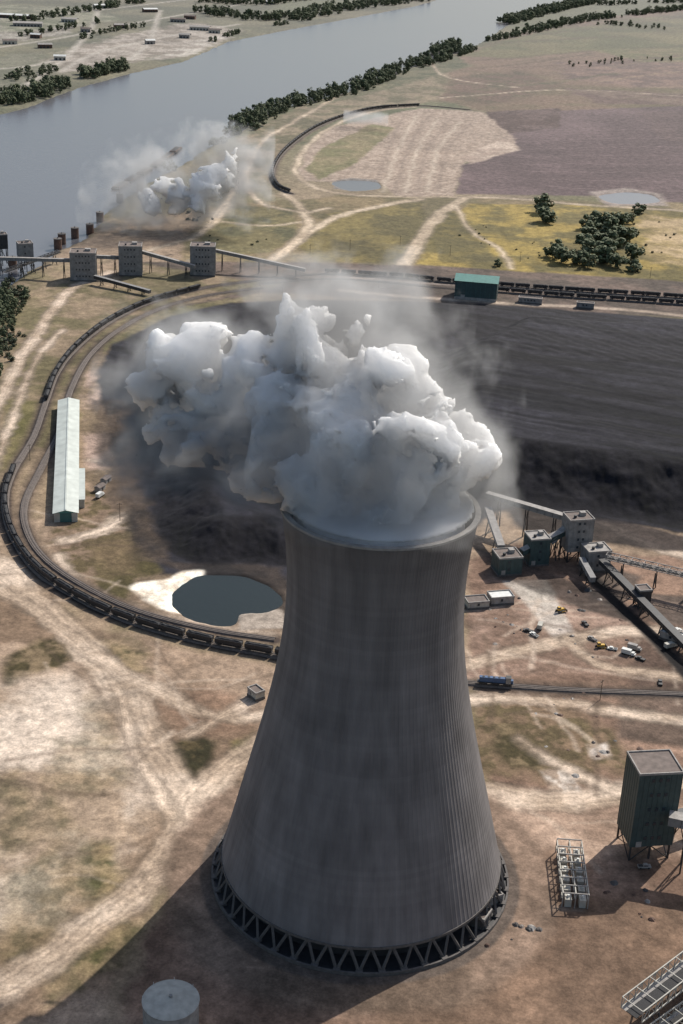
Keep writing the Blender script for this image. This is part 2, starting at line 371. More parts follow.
M['coal']=mk('coal_load',(.018,.018,.02),.8,.4,1.5)
M['car']=mk('hopper_paint',(.035,.033,.035),.6,.4,.2)
M['glass']=mk('window_glass',(.03,.04,.05),.15,.1)
M['roofg']=mk('roof_gravel',(.15,.12,.105),.9,.25)
M['conc']=mk('concrete',(.10,.09,.084),.85,.25,.6)
M['yellow']=mk('machine_yellow',(.55,.33,.04),.5,.15)
M['blue']=mk('blue_paint',(.05,.10,.2),.4,.15)
M['red']=mk('red_paint',(.35,.05,.03),.5,.15)
M['tyre']=mk('tyre_rubber',(.02,.02,.02),.9,.1)
M['bark']=mk('bark',(.09,.065,.045),.9,.2)
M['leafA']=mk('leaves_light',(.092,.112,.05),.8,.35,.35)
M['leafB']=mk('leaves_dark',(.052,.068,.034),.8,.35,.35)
M['scrub']=mk('scrub',(.09,.085,.04),.9,.4,.5)
M['ballast']=mk('ballast_stone',(.12,.10,.088),.95,.25,.5)

m,nt,b=newmat('ground_soil'); b.inputs['Roughness'].default_value=.95
at=nt.nodes.new('ShaderNodeAttribute'); at.attribute_name='soil'
tc=nt.nodes.new('ShaderNodeTexCoord')
def nzn(s,d,r=.6):
    n=nt.nodes.new('ShaderNodeTexNoise'); n.inputs['Scale'].default_value=s; n.inputs['Detail'].default_value=d; n.inputs['Roughness'].default_value=r
    nt.links.new(tc.outputs['Object'],n.inputs['Vector']); return n
n1=nzn(.12,9,.7); n2=nzn(.9,5,.7)
mr=nt.nodes.new('ShaderNodeMapRange'); mr.inputs[1].default_value=.3; mr.inputs[2].default_value=.7; mr.inputs[3].default_value=.64; mr.inputs[4].default_value=1.32
mr2=nt.nodes.new('ShaderNodeMapRange'); mr2.inputs[1].default_value=.3; mr2.inputs[2].default_value=.7; mr2.inputs[3].default_value=.70; mr2.inputs[4].default_value=1.30
mul=nt.nodes.new('ShaderNodeMath'); mul.operation='MULTIPLY'
sc=nt.nodes.new('ShaderNodeVectorMath'); sc.operation='SCALE'
nt.links.new(n1.outputs['Fac'],mr.inputs[0]); nt.links.new(n2.outputs['Fac'],mr2.inputs[0])
nt.links.new(mr.outputs[0],mul.inputs[0]); nt.links.new(mr2.outputs[0],mul.inputs[1])
nt.links.new(at.outputs['Color'],sc.inputs[0]); nt.links.new(mul.outputs[0],sc.inputs['Scale'])
nt.links.new(sc.outputs[0],b.inputs['Base Color'])
bp=nt.nodes.new('ShaderNodeBump'); bp.inputs['Strength'].default_value=.6; bp.inputs['Distance'].default_value=.8
nt.links.new(n1.outputs['Fac'],bp.inputs['Height']); nt.links.new(bp.outputs[0],b.inputs['Normal'])
b.inputs['Specular IOR Level'].default_value=.2
gm.materials.append(m)

def water(name,base,rough,bs):
    m,nt,b=newmat(name); b.inputs['Base Color'].default_value=(*base,1); b.inputs['Roughness'].default_value=rough; b.inputs['IOR'].default_value=1.33
    tc=nt.nodes.new('ShaderNodeTexCoord'); n=nt.nodes.new('ShaderNodeTexNoise'); n.inputs['Scale'].default_value=bs; n.inputs['Detail'].default_value=5
    bp=nt.nodes.new('ShaderNodeBump'); bp.inputs['Strength'].default_value=.35; bp.inputs['Distance'].default_value=.4
    nt.links.new(tc.outputs['Object'],n.inputs['Vector']); nt.links.new(n.outputs['Fac'],bp.inputs['Height']); nt.links.new(bp.outputs[0],b.inputs['Normal'])
    return m
def sheet(name,pts,z,mat,grow=0):
    P=[G(u,v,0) for u,v in pts]; c=sum(P,Vector())/len(P)
    vs=[(p.x+(p.x-c.x)*grow,p.y+(p.y-c.y)*grow,z) for p in P]
    me=bpy.data.meshes.new(name); me.from_pydata(vs,[],[list(range(len(vs)))]); me.materials.append(mat); me.update()
    o=bpy.data.objects.new(name,me); scene.collection.objects.link(o); return o
wr=water('river_water',(.115,.115,.125),.25,.25)
sheet('river',[(-1300,440),(-1300,180),(-300,140)]+[(u,v-4) for u,v in RIV_L]+[(u+3,v+5) for u,v in RIV_R]+[(-400,500)],-2.2,wr)
sheet('pond',POND,-.9,water('pond_water',(.014,.020,.018),.2,.6),.16)
sheet('pond',POND2,-.9,water('settling_water',(.16,.16,.17),.3,.5),.1)
sheet('pond',POND3,-.9,water('settling_water_b',(.12,.12,.12),.3,.5),.15)

# ------------------------------------------------------------------ assembly builder
class Asm:
    def __init__(s,name,loc=(0,0,0),rot=0.0):
        s.name=name; s.loc=Vector(loc); s.rot=rot; s.parts={}
    def _p(s,part,mat):
        if part in s.parts and s.parts[part][2] is not mat and s.parts[part][2]!=mat: part=part+'_b'
        return s.parts.setdefault(part,([],[],mat))
    def box(s,part,mat,c,d,rz=0,taper=1.0):
        V,Fa,_=s._p(part,mat); n=len(V); co,si=math.cos(rz),math.sin(rz)
        for k in (-1,1):
            t=taper if k>0 else 1
            for i,j in ((-1,-1),(1,-1),(1,1),(-1,1)):
                x,y=i*d[0]/2*t,j*d[1]/2*t
                V.append((c[0]+x*co-y*si,c[1]+x*si+y*co,c[2]+k*d[2]/2))
        Fa+=[(n,n+3,n+2,n+1),(n+4,n+5,n+6,n+7)]+[(n+i,n+(i+1)%4,n+4+(i+1)%4,n+4+i) for i in range(4)]
    def beam(s,part,mat,a,b,w,h=None):
        h=h or w; a=Vector(a);b=Vector(b);d=(b-a).normalized()
        up=Vector((0,0,1)) if abs(d.z)<.95 else Vector((1,0,0))
        x=d.cross(up).normalized(); y=x.cross(d)
        V,Fa,_=s._p(part,mat); n=len(V)
        for q in (a,b):
            for i,j in ((-1,-1),(1,-1),(1,1),(-1,1)): V.append(tuple(q+x*i*w/2+y*j*h/2))
        Fa+=[(n,n+1,n+2,n+3),(n+7,n+6,n+5,n+4)]+[(n+i,n+4+i,n+4+(i+1)%4,n+(i+1)%4) for i in range(4)]
    def cyl(s,part,mat,c,r,h,n=20,r2=None,axis='z'):
        r2=r if r2 is None else r2
        V,Fa,_=s._p(part,mat); k=len(V)
        for q,rr in ((-h/2,r),(h/2,r2)):
            for i in range(n):
                a=2*math.pi*i/n; x,y=rr*math.cos(a),rr*math.sin(a)
                V.append((c[0]+x,c[1]+y,c[2]+q) if axis=='z' else ((c[0]+x,c[1]+q,c[2]+y) if axis=='y' else (c[0]+q,c[1]+x,c[2]+y)))
        Fa+=[tuple(k+i for i in reversed(range(n))),tuple(k+n+i for i in range(n))]+[(k+i,k+(i+1)%n,k+n+(i+1)%n,k+n+i) for i in range(n)]
    def poly(s,part,mat,vs,fs):
        V,Fa,_=s._p(part,mat); n=len(V); V+=[tuple(v) for v in vs]; Fa+=[tuple(n+i for i in f) for f in fs]
    def meshes(s):
        out=[]
        for p,(V,Fa,mat) in s.parts.items():
            me=bpy.data.meshes.new(p); me.from_pydata(V,[],Fa); me.materials.append(mat if not isinstance(mat,str) else M[mat]); me.update(); out.append((p,me))
        return out
    def done(s):
        e=bpy.data.objects.new(s.name,None); e.empty_display_size=1; scene.collection.objects.link(e)
        e.location=s.loc; e.rotation_euler=(0,0,s.rot)
        for p,me in s.meshes():
            o=bpy.data.objects.new(p,me); o.parent=e; scene.collection.objects.link(o)
        return e
def joined(asm,name):
    V=[];Fa=[];mi=[];mats=[]
    for p,(v,f,mat) in asm.parts.items():
        mt=M[mat] if isinstance(mat,str) else mat
        if mt not in mats: mats.append(mt)
        n=len(V); V+=v; Fa+=[tuple(n+i for i in q) for q in f]; mi+=[mats.index(mt)]*len(f)
    me=bpy.data.meshes.new(name); me.from_pydata(V,[],Fa)
    for mt in mats: me.materials.append(mt)
    me.polygons.foreach_set('material_index',mi); me.update(); return me

# ------------------------------------------------------------------ cooling tower
prof=[(9.5,55.2),(20,52.6),(35,49.0),(53,44.4),(66,41.3),(80,38.3),(97,35.0),(114,32.9),(131,32.4),(145,33.2),(160,35.2)]
pz=np.array([p[0] for p in prof]); pr=np.array([p[1] for p in prof])
ZT=160.
zs=np.linspace(9.5,ZT,116)
co=np.polyfit(pz,pr,5); rs=np.polyval(co,zs)
NS=1440
a=np.linspace(0,2*np.pi,NS,endpoint=False)
rib=np.where((np.arange(NS)%9)<2,.10,0.0)
co_=[]
for z,rr in zip(zs,rs): co_.append(np.stack([(rr+rib)*np.cos(a),(rr+rib)*np.sin(a),np.full(NS,z)],1))
for z,rr in zip(zs[::-1][::5],rs[::-1][::5]): co_.append(np.stack([(rr-.9)*np.cos(a),(rr-.9)*np.sin(a),np.full(NS,z)],1))
co_=np.concatenate(co_); nl=len(co_)//NS
k=np.arange((nl-1)*NS); r_=k//NS; c_=k%NS
q=np.stack([r_*NS+c_,r_*NS+(c_+1)%NS,(r_+1)*NS+(c_+1)%NS,(r_+1)*NS+c_],1)
shell=grid_mesh('shell',co_,q)
m,nt,b=newmat('tower_concrete'); b.inputs['Roughness'].default_value=.9
tc=nt.nodes.new('ShaderNodeTexCoord'); mp=nt.nodes.new('ShaderNodeMapping'); mp.inputs['Scale'].default_value=(1,1,.05)
nt.links.new(tc.outputs['Object'],mp.inputs[0])
na=nt.nodes.new('ShaderNodeTexNoise'); na.inputs['Scale'].default_value=.22; na.inputs['Detail'].default_value=7; nt.links.new(mp.outputs[0],na.inputs['Vector'])
nb=nt.nodes.new('ShaderNodeTexNoise'); nb.inputs['Scale'].default_value=.05; nb.inputs['Detail'].default_value=5; nt.links.new(tc.outputs['Object'],nb.inputs['Vector'])
sp=nt.nodes.new('ShaderNodeSeparateXYZ'); nt.links.new(tc.outputs['Object'],sp.inputs[0])
ml=nt.nodes.new('ShaderNodeMath'); ml.operation='MULTIPLY'; ml.inputs[1].default_value=1/1.9; nt.links.new(sp.outputs['Z'],ml.inputs[0])
fl=nt.nodes.new('ShaderNodeMath'); fl.operation='FLOOR'; nt.links.new(ml.outputs[0],fl.inputs[0])
wn=nt.nodes.new('ShaderNodeTexWhiteNoise'); wn.noise_dimensions='1D'; nt.links.new(fl.outputs[0],wn.inputs['W'])
def mrange(src,a0,a1,b0,b1):
    r=nt.nodes.new('ShaderNodeMapRange'); 
    for i,x in enumerate((a0,a1,b0,b1)): r.inputs[i+1].default_value=x
    nt.links.new(src,r.inputs[0]); return r.outputs[0]
def mult(p,q):
    r=nt.nodes.new('ShaderNodeMath'); r.operation='MULTIPLY'; nt.links.new(p,r.inputs[0]); nt.links.new(q,r.inputs[1]); return r.outputs[0]
f=mult(mult(mrange(na.outputs['Fac'],.3,.7,.76,1.2),mrange(nb.outputs['Fac'],.3,.7,.84,1.14)),mrange(wn.outputs['Value'],0,1,.94,1.05))
top=mrange(sp.outputs['Z'],138,152,1,.86); f=mult(f,top)
s_=nt.nodes.new('ShaderNodeVectorMath'); s_.operation='SCALE'; s_.inputs[0].default_value=(.160,.147,.145)
nt.links.new(f,s_.inputs['Scale']); nt.links.new(s_.outputs[0],b.inputs['Base Color'])
shell.materials.append(m)
A=Asm('cooling_tower',TW)
def ringpart(part,mat,r0,r1,z0,z1,n=160):
    V=[];Fa=[]
    for i in range(n):
        t=2*math.pi*i/n; cx,sx=math.cos(t),math.sin(t)
        V+=[(r0*cx,r0*sx,z0),(r1*cx,r1*sx,z0),(r1*cx,r1*sx,z1),(r0*cx,r0*sx,z1)]
    for i in range(n):
        j=(i+1)%n
        for p_ in range(4): Fa.append((i*4+p_,j*4+p_,j*4+(p_+1)%4,i*4+(p_+1)%4)[::-1])
    A.poly(part,mat,V,Fa)
rt=rs[-1]
ringpart('rim','lgrey',rt-1.5,rt+.5,ZT-.3,ZT+.5)
ringpart('ring_beam','conc',rs[0]-1.3,rs[0]+.3,8.8,9.9)
ringpart('basin_wall','conc',58.6,59.3,-1,1.4)
ringpart('basin','dark',0.5,58.5,-1,.6)
ringpart('fill','dark',0.5,49.5,.7,9)
nL=44
for i in range(nL):
    t0=2*math.pi*i/nL
    for sgn in (-1,1):
        t1=t0+sgn*math.pi/nL*.92
        A.beam('columns','conc',(57.8*math.cos(t0),57.8*math.sin(t0),0.5),(54.9*math.cos(t1),54.9*math.sin(t1),8.9),.85)
    A.box('pedestals','conc',(58*math.cos(t0),58*math.sin(t0),.8),(2.6,2.6,1.6),rz=t0)
e=A.done(); o=bpy.data.objects.new('shell',shell); o.parent=e; scene.collection.objects.link(o)
print('tower',time.time()-T0)

# ------------------------------------------------------------------ steam
def fbm3(x,y,z,s,oc,seed):
    o=np.zeros(len(x),np.float32);a=1.;t=0.
    for k in range(oc):
        o+=a*vn3(x/s+k*5.1,y/s-k*2.7,z/s+k*1.3,seed+k); t+=a; a*=.6; s/=2.1
    return o/t
def steam(name,lo,hi,vox,puffs,thin,dens,seed,core,nsc=26.,amp=.95,sss=25.,mouth=False,cap=.5,tw=1.,band=.8):
    lo=np.array(lo,float);hi=np.array(hi,float)
    n=np.maximum(8,((hi-lo)/vox).astype(int)); 
    gx,gy,gz=[np.linspace(lo[i],hi[i],n[i],dtype=np.float32) for i in range(3)]
    PX,PY,PZ=np.meshgrid(gx,gy,gz,indexing='ij'); PX=PX.ravel();PY=PY.ravel();PZ=PZ.ravel()
    ws=nsc*.85; wa=nsc*.42
    w1=(vn3(PX/ws,PY/ws,PZ/ws,seed+50)-.5)*wa; w2=(vn3(PX/ws,PY/ws,PZ/ws,seed+51)-.5)*wa; w3=(vn3(PX/ws,PY/ws,PZ/ws,seed+52)-.5)*wa
    qx=(PX+w1).astype(np.float32);qy=(PY+w2).astype(np.float32);qz=(PZ+w3).astype(np.float32)
    def field(pl):
        f=np.full(n,-3.,np.float32); QX=qx.reshape(n);QY=qy.reshape(n);QZ=qz.reshape(n)
        for (c,r,sq,w) in pl:
            m_=r*2.2+wa
            a_=[max(0,int(np.searchsorted(g_,c[i]-m_))) for i,g_ in enumerate((gx,gy,gz))]; b_=[int(np.searchsorted(g_,c[i]+m_)) for i,g_ in enumerate((gx,gy,gz))]
            S=tuple(slice(a_[i],max(a_[i]+1,b_[i])) for i in range(3))
            d=np.sqrt((QX[S]-c[0])**2+(QY[S]-c[1])**2+((QZ[S]-c[2])/sq)**2)/r
            v=(1-d)*w; fs=f[S]
            f[S]=np.maximum(fs,v)+.05*np.exp(-((fs-v)/.2)**2)
        return f.ravel()
    fm=field(puffs); ft=field(thin)
    I=np.nonzero((fm>-.9)|(ft>-.9))[0]
    x,y,z=qx[I],qy[I],qz[I]
    nb=np.zeros(len(I),np.float32); a=1.;t=0.;s=nsc
    for k in range(5):
        nn=vn3(x/s+k*3.7,y/s+k*1.9,z/s-k*2.3,seed+k)
        nb+=a*np.abs(2*nn-1); t+=a; a*=.68; s/=2.1
    nb/=t
    sm_=fbm3(x,y,z,nsc*.8,5,seed+90)
    den=np.zeros(len(PX),np.float32)
    dm=np.clip((fm[I]+(0.40-nb)*amp*1.6)/band,0,1)**1.1
    dt=np.clip((ft[I]*.9+(sm_-.49)*4.2)/.9,0,1)**1.2*cap*tw
    # soft skirt of vapour hugging the dense body
    halo=np.clip(.62+fm[I]*1.6+(sm_-.5)*3.0,0,1)*cap*.8
    den[I]=np.maximum(np.maximum(dm,dt),np.where(fm[I]>-.6,halo,0))
    if mouth:
        rr=np.hypot(PX-TW.x,PY-TW.y)
        den[(PZ<ZT+.9)&(rr>30.5)]=0
        ins=(rr<30.4)&(PZ<ZT+1)
        den[ins]=np.maximum(den[ins],.9)
        ins=(rr<rt-2.2)&(PZ>=ZT+.9)&(PZ<ZT+2.6)
        den[ins]=np.maximum(den[ins],.9)
    D=den.reshape(n); D[:2]=0;D[-2:]=0;D[:,:2]=0;D[:,-2:]=0;D[:,:,:2]=0;D[:,:,-2:]=0
    D=D.ravel()
    me=bpy.data.meshes.new(name); me.vertices.add(len(D)); me.vertices.foreach_set('co',np.zeros(len(D)*3,np.float32))
    at=me.attributes.new('d','FLOAT','POINT'); at.data.foreach_set('value',D)
    ob=bpy.data.objects.new(name,me); scene.collection.objects.link(ob)
    mv=bpy.data.materials.new(name+'_vapour'); mv.use_nodes=True; nt=mv.node_tree; nt.nodes.clear()
    out=nt.nodes.new('ShaderNodeOutputMaterial'); pv=nt.nodes.new('ShaderNodeVolumePrincipled')
    pv.inputs['Color'].default_value=(1,1,1,1); pv.inputs['Density'].default_value=dens; pv.inputs['Anisotropy'].default_value=.3
    nt.links.new(pv.outputs[0],out.inputs['Volume'])
    mc,ntc,bc=newmat(name+'_dense'); bc.inputs['Base Color'].default_value=(1,1,1,1); bc.inputs['Roughness'].default_value=1; bc.inputs['Specular IOR Level'].default_value=0
    bc.inputs['Subsurface Weight'].default_value=1; bc.inputs['Subsurface Radius'].default_value=(1,1,1); bc.inputs['Subsurface Scale'].default_value=sss
    ng=bpy.data.node_groups.new(name+'_nodes','GeometryNodeTree')
    ng.interface.new_socket('Geometry',in_out='INPUT',socket_type='NodeSocketGeometry'); ng.interface.new_socket('Geometry',in_out='OUTPUT',socket_type='NodeSocketGeometry')
    N_=ng.nodes; L=ng.links
    gi=N_.new('NodeGroupInput'); go=N_.new('NodeGroupOutput')
    pos=N_.new('GeometryNodeInputPosition')
    sub=N_.new('ShaderNodeVectorMath'); sub.operation='SUBTRACT'; sub.inputs[1].default_value=tuple(lo)
    L.new(pos.outputs[0],sub.inputs[0])
    dv=N_.new('ShaderNodeVectorMath'); dv.operation='DIVIDE'; dv.inputs[1].default_value=tuple((hi-lo)/(n-1)); L.new(sub.outputs[0],dv.inputs[0])
    ad=N_.new('ShaderNodeVectorMath'); ad.operation='ADD'; ad.inputs[1].default_value=(.5,.5,.5); L.new(dv.outputs[0],ad.inputs[0])
    flr=N_.new('ShaderNodeVectorMath'); flr.operation='FLOOR'; L.new(ad.outputs[0],flr.inputs[0])
    sx=N_.new('ShaderNodeSeparateXYZ'); L.new(flr.outputs[0],sx.inputs[0])
    def ma(op,a_,b_):
        nd=N_.new('ShaderNodeMath'); nd.operation=op
        for i,v in enumerate((a_,b_)):
            if isinstance(v,(int,float)): nd.inputs[i].default_value=v
            else: L.new(v,nd.inputs[i])
        return nd.outputs[0]
    lowi=ma('ADD',ma('MULTIPLY',sx.outputs['Y'],float(n[2])),sx.outputs['Z'])
    fi1=N_.new('FunctionNodeFloatToInt'); L.new(lowi,fi1.inputs[0])
    fi2=N_.new('FunctionNodeFloatToInt'); L.new(sx.outputs['X'],fi2.inputs[0])
    im=N_.new('FunctionNodeIntegerMath'); im.operation='MULTIPLY_ADD'; L.new(fi2.outputs[0],im.inputs[0]); im.inputs[1].default_value=int(n[1]*n[2]); L.new(fi1.outputs[0],im.inputs[2])
    na=N_.new('GeometryNodeInputNamedAttribute'); na.data_type='FLOAT'; na.inputs['Name'].default_value='d'
    si=N_.new('GeometryNodeSampleIndex'); si.data_type='FLOAT'; si.domain='POINT'; si.clamp=True
    L.new(gi.outputs[0],si.inputs['Geometry']); L.new(na.outputs[0],si.inputs['Value']); L.new(im.outputs[0],si.inputs['Index'])
    vc=N_.new('GeometryNodeVolumeCube')
    L.new(si.outputs[0],vc.inputs['Density']); vc.inputs['Background'].default_value=0
    vc.inputs['Min'].default_value=tuple(lo); vc.inputs['Max'].default_value=tuple(hi)
    for i,k in enumerate('XYZ'): vc.inputs['Resolution '+k].default_value=int(n[i])
    sm=N_.new('GeometryNodeSetMaterial'); sm.inputs['Material'].default_value=mv; L.new(vc.outputs[0],sm.inputs['Geometry'])
    last=sm.outputs[0]
    if core:
        vm=N_.new('GeometryNodeVolumeToMesh'); vm.inputs['Threshold'].default_value=core
        L.new(vc.outputs[0],vm.inputs['Volume'])
        ss=N_.new('GeometryNodeSetShadeSmooth'); L.new(vm.outputs[0],ss.inputs[0])
        sm2=N_.new('GeometryNodeSetMaterial'); sm2.inputs['Material'].default_value=mc; L.new(ss.outputs[0],sm2.inputs['Geometry'])
        jg=N_.new('GeometryNodeJoinGeometry'); L.new(sm.outputs[0],jg.inputs[0]); L.new(sm2.outputs[0],jg.inputs[0]); last=jg.outputs[0]
    L.new(last,go.inputs[0])
    md=ob.modifiers.new('vapour','NODES'); md.node_group=ng
    print(name,n,'nonzero',(D>0).mean(),time.time()-T0)
    return ob
PF=[];PT=[]
def pf(L_,u,v,rpx,y,w=1.,sq=1.):
    c=GY(u,v,y); L_.append((tuple(c),rpx*.365*(y/463),sq,w))
def cauli(L_,seed,k=8,f0=.32,f1=.52):
    rd=random.Random(seed); out=list(L_)
    for (c,r,sq,w) in L_:
        for _ in range(k):
            d=Vector((rd.gauss(0,1),rd.gauss(0,1),rd.gauss(0,1))).normalized()*r*rd.uniform(.7,.95)
            out.append(((c[0]+d.x,c[1]+d.y,c[2]+d.z*sq),r*rd.uniform(f0,f1),1.,w*rd.uniform(.5,.9)))
    return out
y0=TW.y
for a_ in ((440,472,50,y0+2),(466,462,30,y0+8),(405,445,62,y0+5),(352,402,60,y0+18),(326,362,44,y0+28),(304,328,28,y0+38),(290,304,17,y0+42),(384,378,34,y0+20),
           (312,440,64,y0+12),(268,425,52,y0+22),(278,476,50,y0+8),(318,486,48,y0),(225,398,40,y0+30),(192,362,36,y0+38),(160,348,24,y0+42),(345,465,60,y0+2),
           (380,430,52,y0+8),(255,372,32,y0+34),(400,490,56,y0-2),(335,500,48,y0-4),(150,385,24,y0+42,.8),(215,440,38,y0+26,.85),(175,415,30,y0+34,.75),(238,485,36,y0+16,.8),(350,345,26,y0+34,.8),(230,530,24,y0+12,.65),(190,462,22,y0+26,.65),(205,345,24,y0+42,.8)):
    pf(PF,*a_)
PF=cauli(PF,4)
PF.append(((TW.x,TW.y,ZT+4),35,.5,1.1))
for a_ in ((165,430,50,y0+32),(140,390,40,y0+40),(240,545,38,y0+8),(205,515,56,y0+16),(345,300,40,y0+60),(385,305,40,y0+70),(320,280,30,y0+60),(132,355,32,y0+44),(170,475,52,y0+24),(408,325,30,y0+72),
           (205,445,64,y0+26),(235,500,58,y0+14),(205,400,70,y0+34),(270,470,74,y0+14),(330,350,66,y0+40),(470,450,46,y0+10),(400,420,72,y0+14),(290,300,36,y0+46),(180,350,48,y0+40)):
    pf(PT,*a_)
def bounds(L_,zmin):
    lo=np.min([np.array(c)-r*1.15 for c,r,s,w in L_],0); hi=np.max([np.array(c)+r*1.15 for c,r,s,w in L_],0); lo[2]=max(lo[2],zmin); return lo,hi
lo,hi=bounds(PF+PT,118)
steam('steam_plume',lo,hi,1.0,PF,PT,.125,5,.48,nsc=22.,amp=.9,mouth=True,sss=30.,cap=.44,band=.9)
P2=[];P3=[]
for u,v,r,y,w in ((152,203,15,1560,.8),(178,194,20,1570,.9),(208,182,22,1580,.9),(229,162,14,1600,.9),(197,205,15,1560,.8),(238,150,8,1610,.8)):
    c=GY(u,v,y); P2.append((tuple(c),r*1.12,.9,w))
P2=cauli(P2,9,6,.35,.55)
for u,v,r,y,w in ((140,208,42,1560,1),(180,193,50,1570,1),(215,178,44,1580,1),(240,158,32,1600,1),(200,212,40,1560,1),(118,212,32,1555,1),(170,228,34,1555,1),(205,236,28,1550,1),(196,262,18,1400,1),(130,232,26,1540,1)):
    c=GY(u,v,y); P3.append((tuple(c),r*1.12,.85,w))
lo,hi=bounds(P2+P3,3)
steam('steam_cloud',lo,hi,2.2,P2,P3,.075,15,.48,nsc=30.,amp=1.0,sss=45.,cap=.44,band=.9)
P4=[]
for u,v,r,y in ((362,128,16,2330),(374,134,14,2330),(352,122,10,2330)):
    c=GY(u,v,y); P4.append((tuple(c),r*1.6,.8,1))
lo,hi=bounds(P4,3)
steam('steam_cloud',lo,hi,3.,[P4[0][:3]+(.1,)],P4,.06,25,None,nsc=30.,sss=40.)

# ------------------------------------------------------------------ trees
def tree_mesh(name,h,rad,seed,leaves=420,mats=('leafA','leafB'),ls=1.):
    rd=random.Random(seed); T=Asm(name)
    T.cyl('t','bark',(0,0,h*.22),.32,h*.46,7,.18)
    cl=[]
    for k in range(6):
        a=k*1.05+rd.uniform(-.3,.3); zz=h*(.3+.09*k*.6); e=(math.cos(a)*rad*.55,math.sin(a)*rad*.55,zz+h*.22)
        T.beam('t','bark',(0,0,zz),e,.16)
    for k in range(16):
        a=rd.uniform(0,6.28); q=rd.random()**.6; zz=rd.uniform(.2,.92)
        rr=rad*q*math.sin(math.pi*min(.95,max(.12,zz)))**.6
        cl.append((math.cos(a)*rr,math.sin(a)*rr,h*zz,rad*rd.uniform(.3,.48)))
    for k in range(leaves):
        c=rd.choice(cl); d=Vector((rd.gauss(0,1),rd.gauss(0,1),rd.gauss(0,1))).normalized()*c[3]*rd.uniform(.6,1.05)
        p=Vector(c[:3])+d; nrm=(d+Vector((rd.gauss(0,.4),rd.gauss(0,.4),rd.gauss(0.4,.4)))*c[3]*.5).normalized()
        t=nrm.orthogonal().normalized(); b_=nrm.cross(t); s=rad*rd.uniform(.11,.2)*ls
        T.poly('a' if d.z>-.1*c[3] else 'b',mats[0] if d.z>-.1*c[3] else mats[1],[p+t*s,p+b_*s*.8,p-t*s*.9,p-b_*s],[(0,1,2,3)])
    return joined(T,name)
TM=[tree_mesh('tree_%d'%i,11+i*1.2,4.6+.5*(i%3),40+i) for i in range(5)]
OM=[tree_mesh('oak_%d'%i,12+i*1.2,6.2+.5*(i%3),60+i,700,('leafA','leafB'),.95) for i in range(4)]
BM=[tree_mesh('bush_%d'%i,3.0,2.4,80+i,220,('leafB','scrub')) for i in range(3)]
def mass(name,pts,meshes):
    e=bpy.data.objects.new(name,None); scene.collection.objects.link(e)
    for (x,y,z,s) in pts:
        o=bpy.data.objects.new('foliage',random.choice(meshes)); o.parent=e; o.location=(x,y,z); o.rotation_euler=(0,0,random.uniform(0,6.28)); o.scale=(s*random.uniform(.85,1.2),s*random.uniform(.85,1.2),s)
        scene.collection.objects.link(o)
def along(pts,spacing,width,off=0,smin=.7,smax=1.3,gap=.25):
    P=smooth_path(pts,spacing); out=[]
    for i in range(len(P)-1):
        if vn2(np.array([i*spacing/60.]),np.array([pts[0][0]*1.]),9)[0]<gap: continue
        d=(P[i+1]-P[i]).normalized(); nrm=Vector((-d.y,d.x,0))
        for k in range(2 if width>15 else 1):
            q=P[i]+nrm*(off+random.uniform(-width/2,width/2)); out.append((q.x,q.y,-.6,random.uniform(smin,smax)))
    return out
mass('riverbank_trees',along([(470,50),(440,60),(400,72),(360,90),(320,100),(275,113),(245,130)],5,54,-8,.45,1.4,.15)
     +along([(240,132),(215,146),(190,160),(168,172)],8,20,-4,.5,1.0,.25)+along([(430,54),(458,44)],7,30,0,.8,1.4,0)+along([(-30,345),(-8,318),(8,300),(20,290)],6,30,0,.5,1.0,.1)+along([(-20,400),(-6,370),(4,345),(16,318),(24,300)],7,12,0,.35,.75,.2),TM)
mass('far_riverbank_trees',along([(0,107),(30,99),(60,88)],6,60,10,.9,1.7,.1)+along([(60,88),(95,76),(130,68)],6,50,8,.9,1.7,.15)+along([(205,12),(240,18),(290,20),(340,10),(420,0)],8,110,10,.9,1.7,.1)+along([(200,2),(260,4),(330,-4)],9,100,10,.9,1.7,.1)+along([(210,44),(240,34),(290,24)],12,16,8,.6,1,.4)+along([(-160,120),(0,108)],9,40,10,.9,1.5,.1)
     +along([(20,22),(90,10),(170,-3)],12,60,0,.8,1.4,.3)+along([(60,50),(100,34),(150,26)],22,30,0,.7,1.2,.4)+along([(0,88),(40,72),(60,70)],14,60,0,.7,1.2,.35)+along([(0,40),(60,30),(110,20)],22,30,0,.7,1.2,.4),TM)
mass('distant_trees',along([(505,24),(560,10),(640,-8),(760,-30)],7,70,10,.9,1.7,.1)+along([(520,34),(590,20),(700,8)],9,50,0,.6,1.5,.25)+along([(480,42),(520,36)],12,20,0,.8,1.2,.2)+along([(560,6),(683,2),(800,-5)],14,60,0,.9,1.4,.2)+along([(600,24),(683,30),(800,32)],16,90,0,.5,1.1,.45)+along([(560,68),(640,60),(700,62)],24,60,0,.4,.8,.55),TM)
random.seed(21)
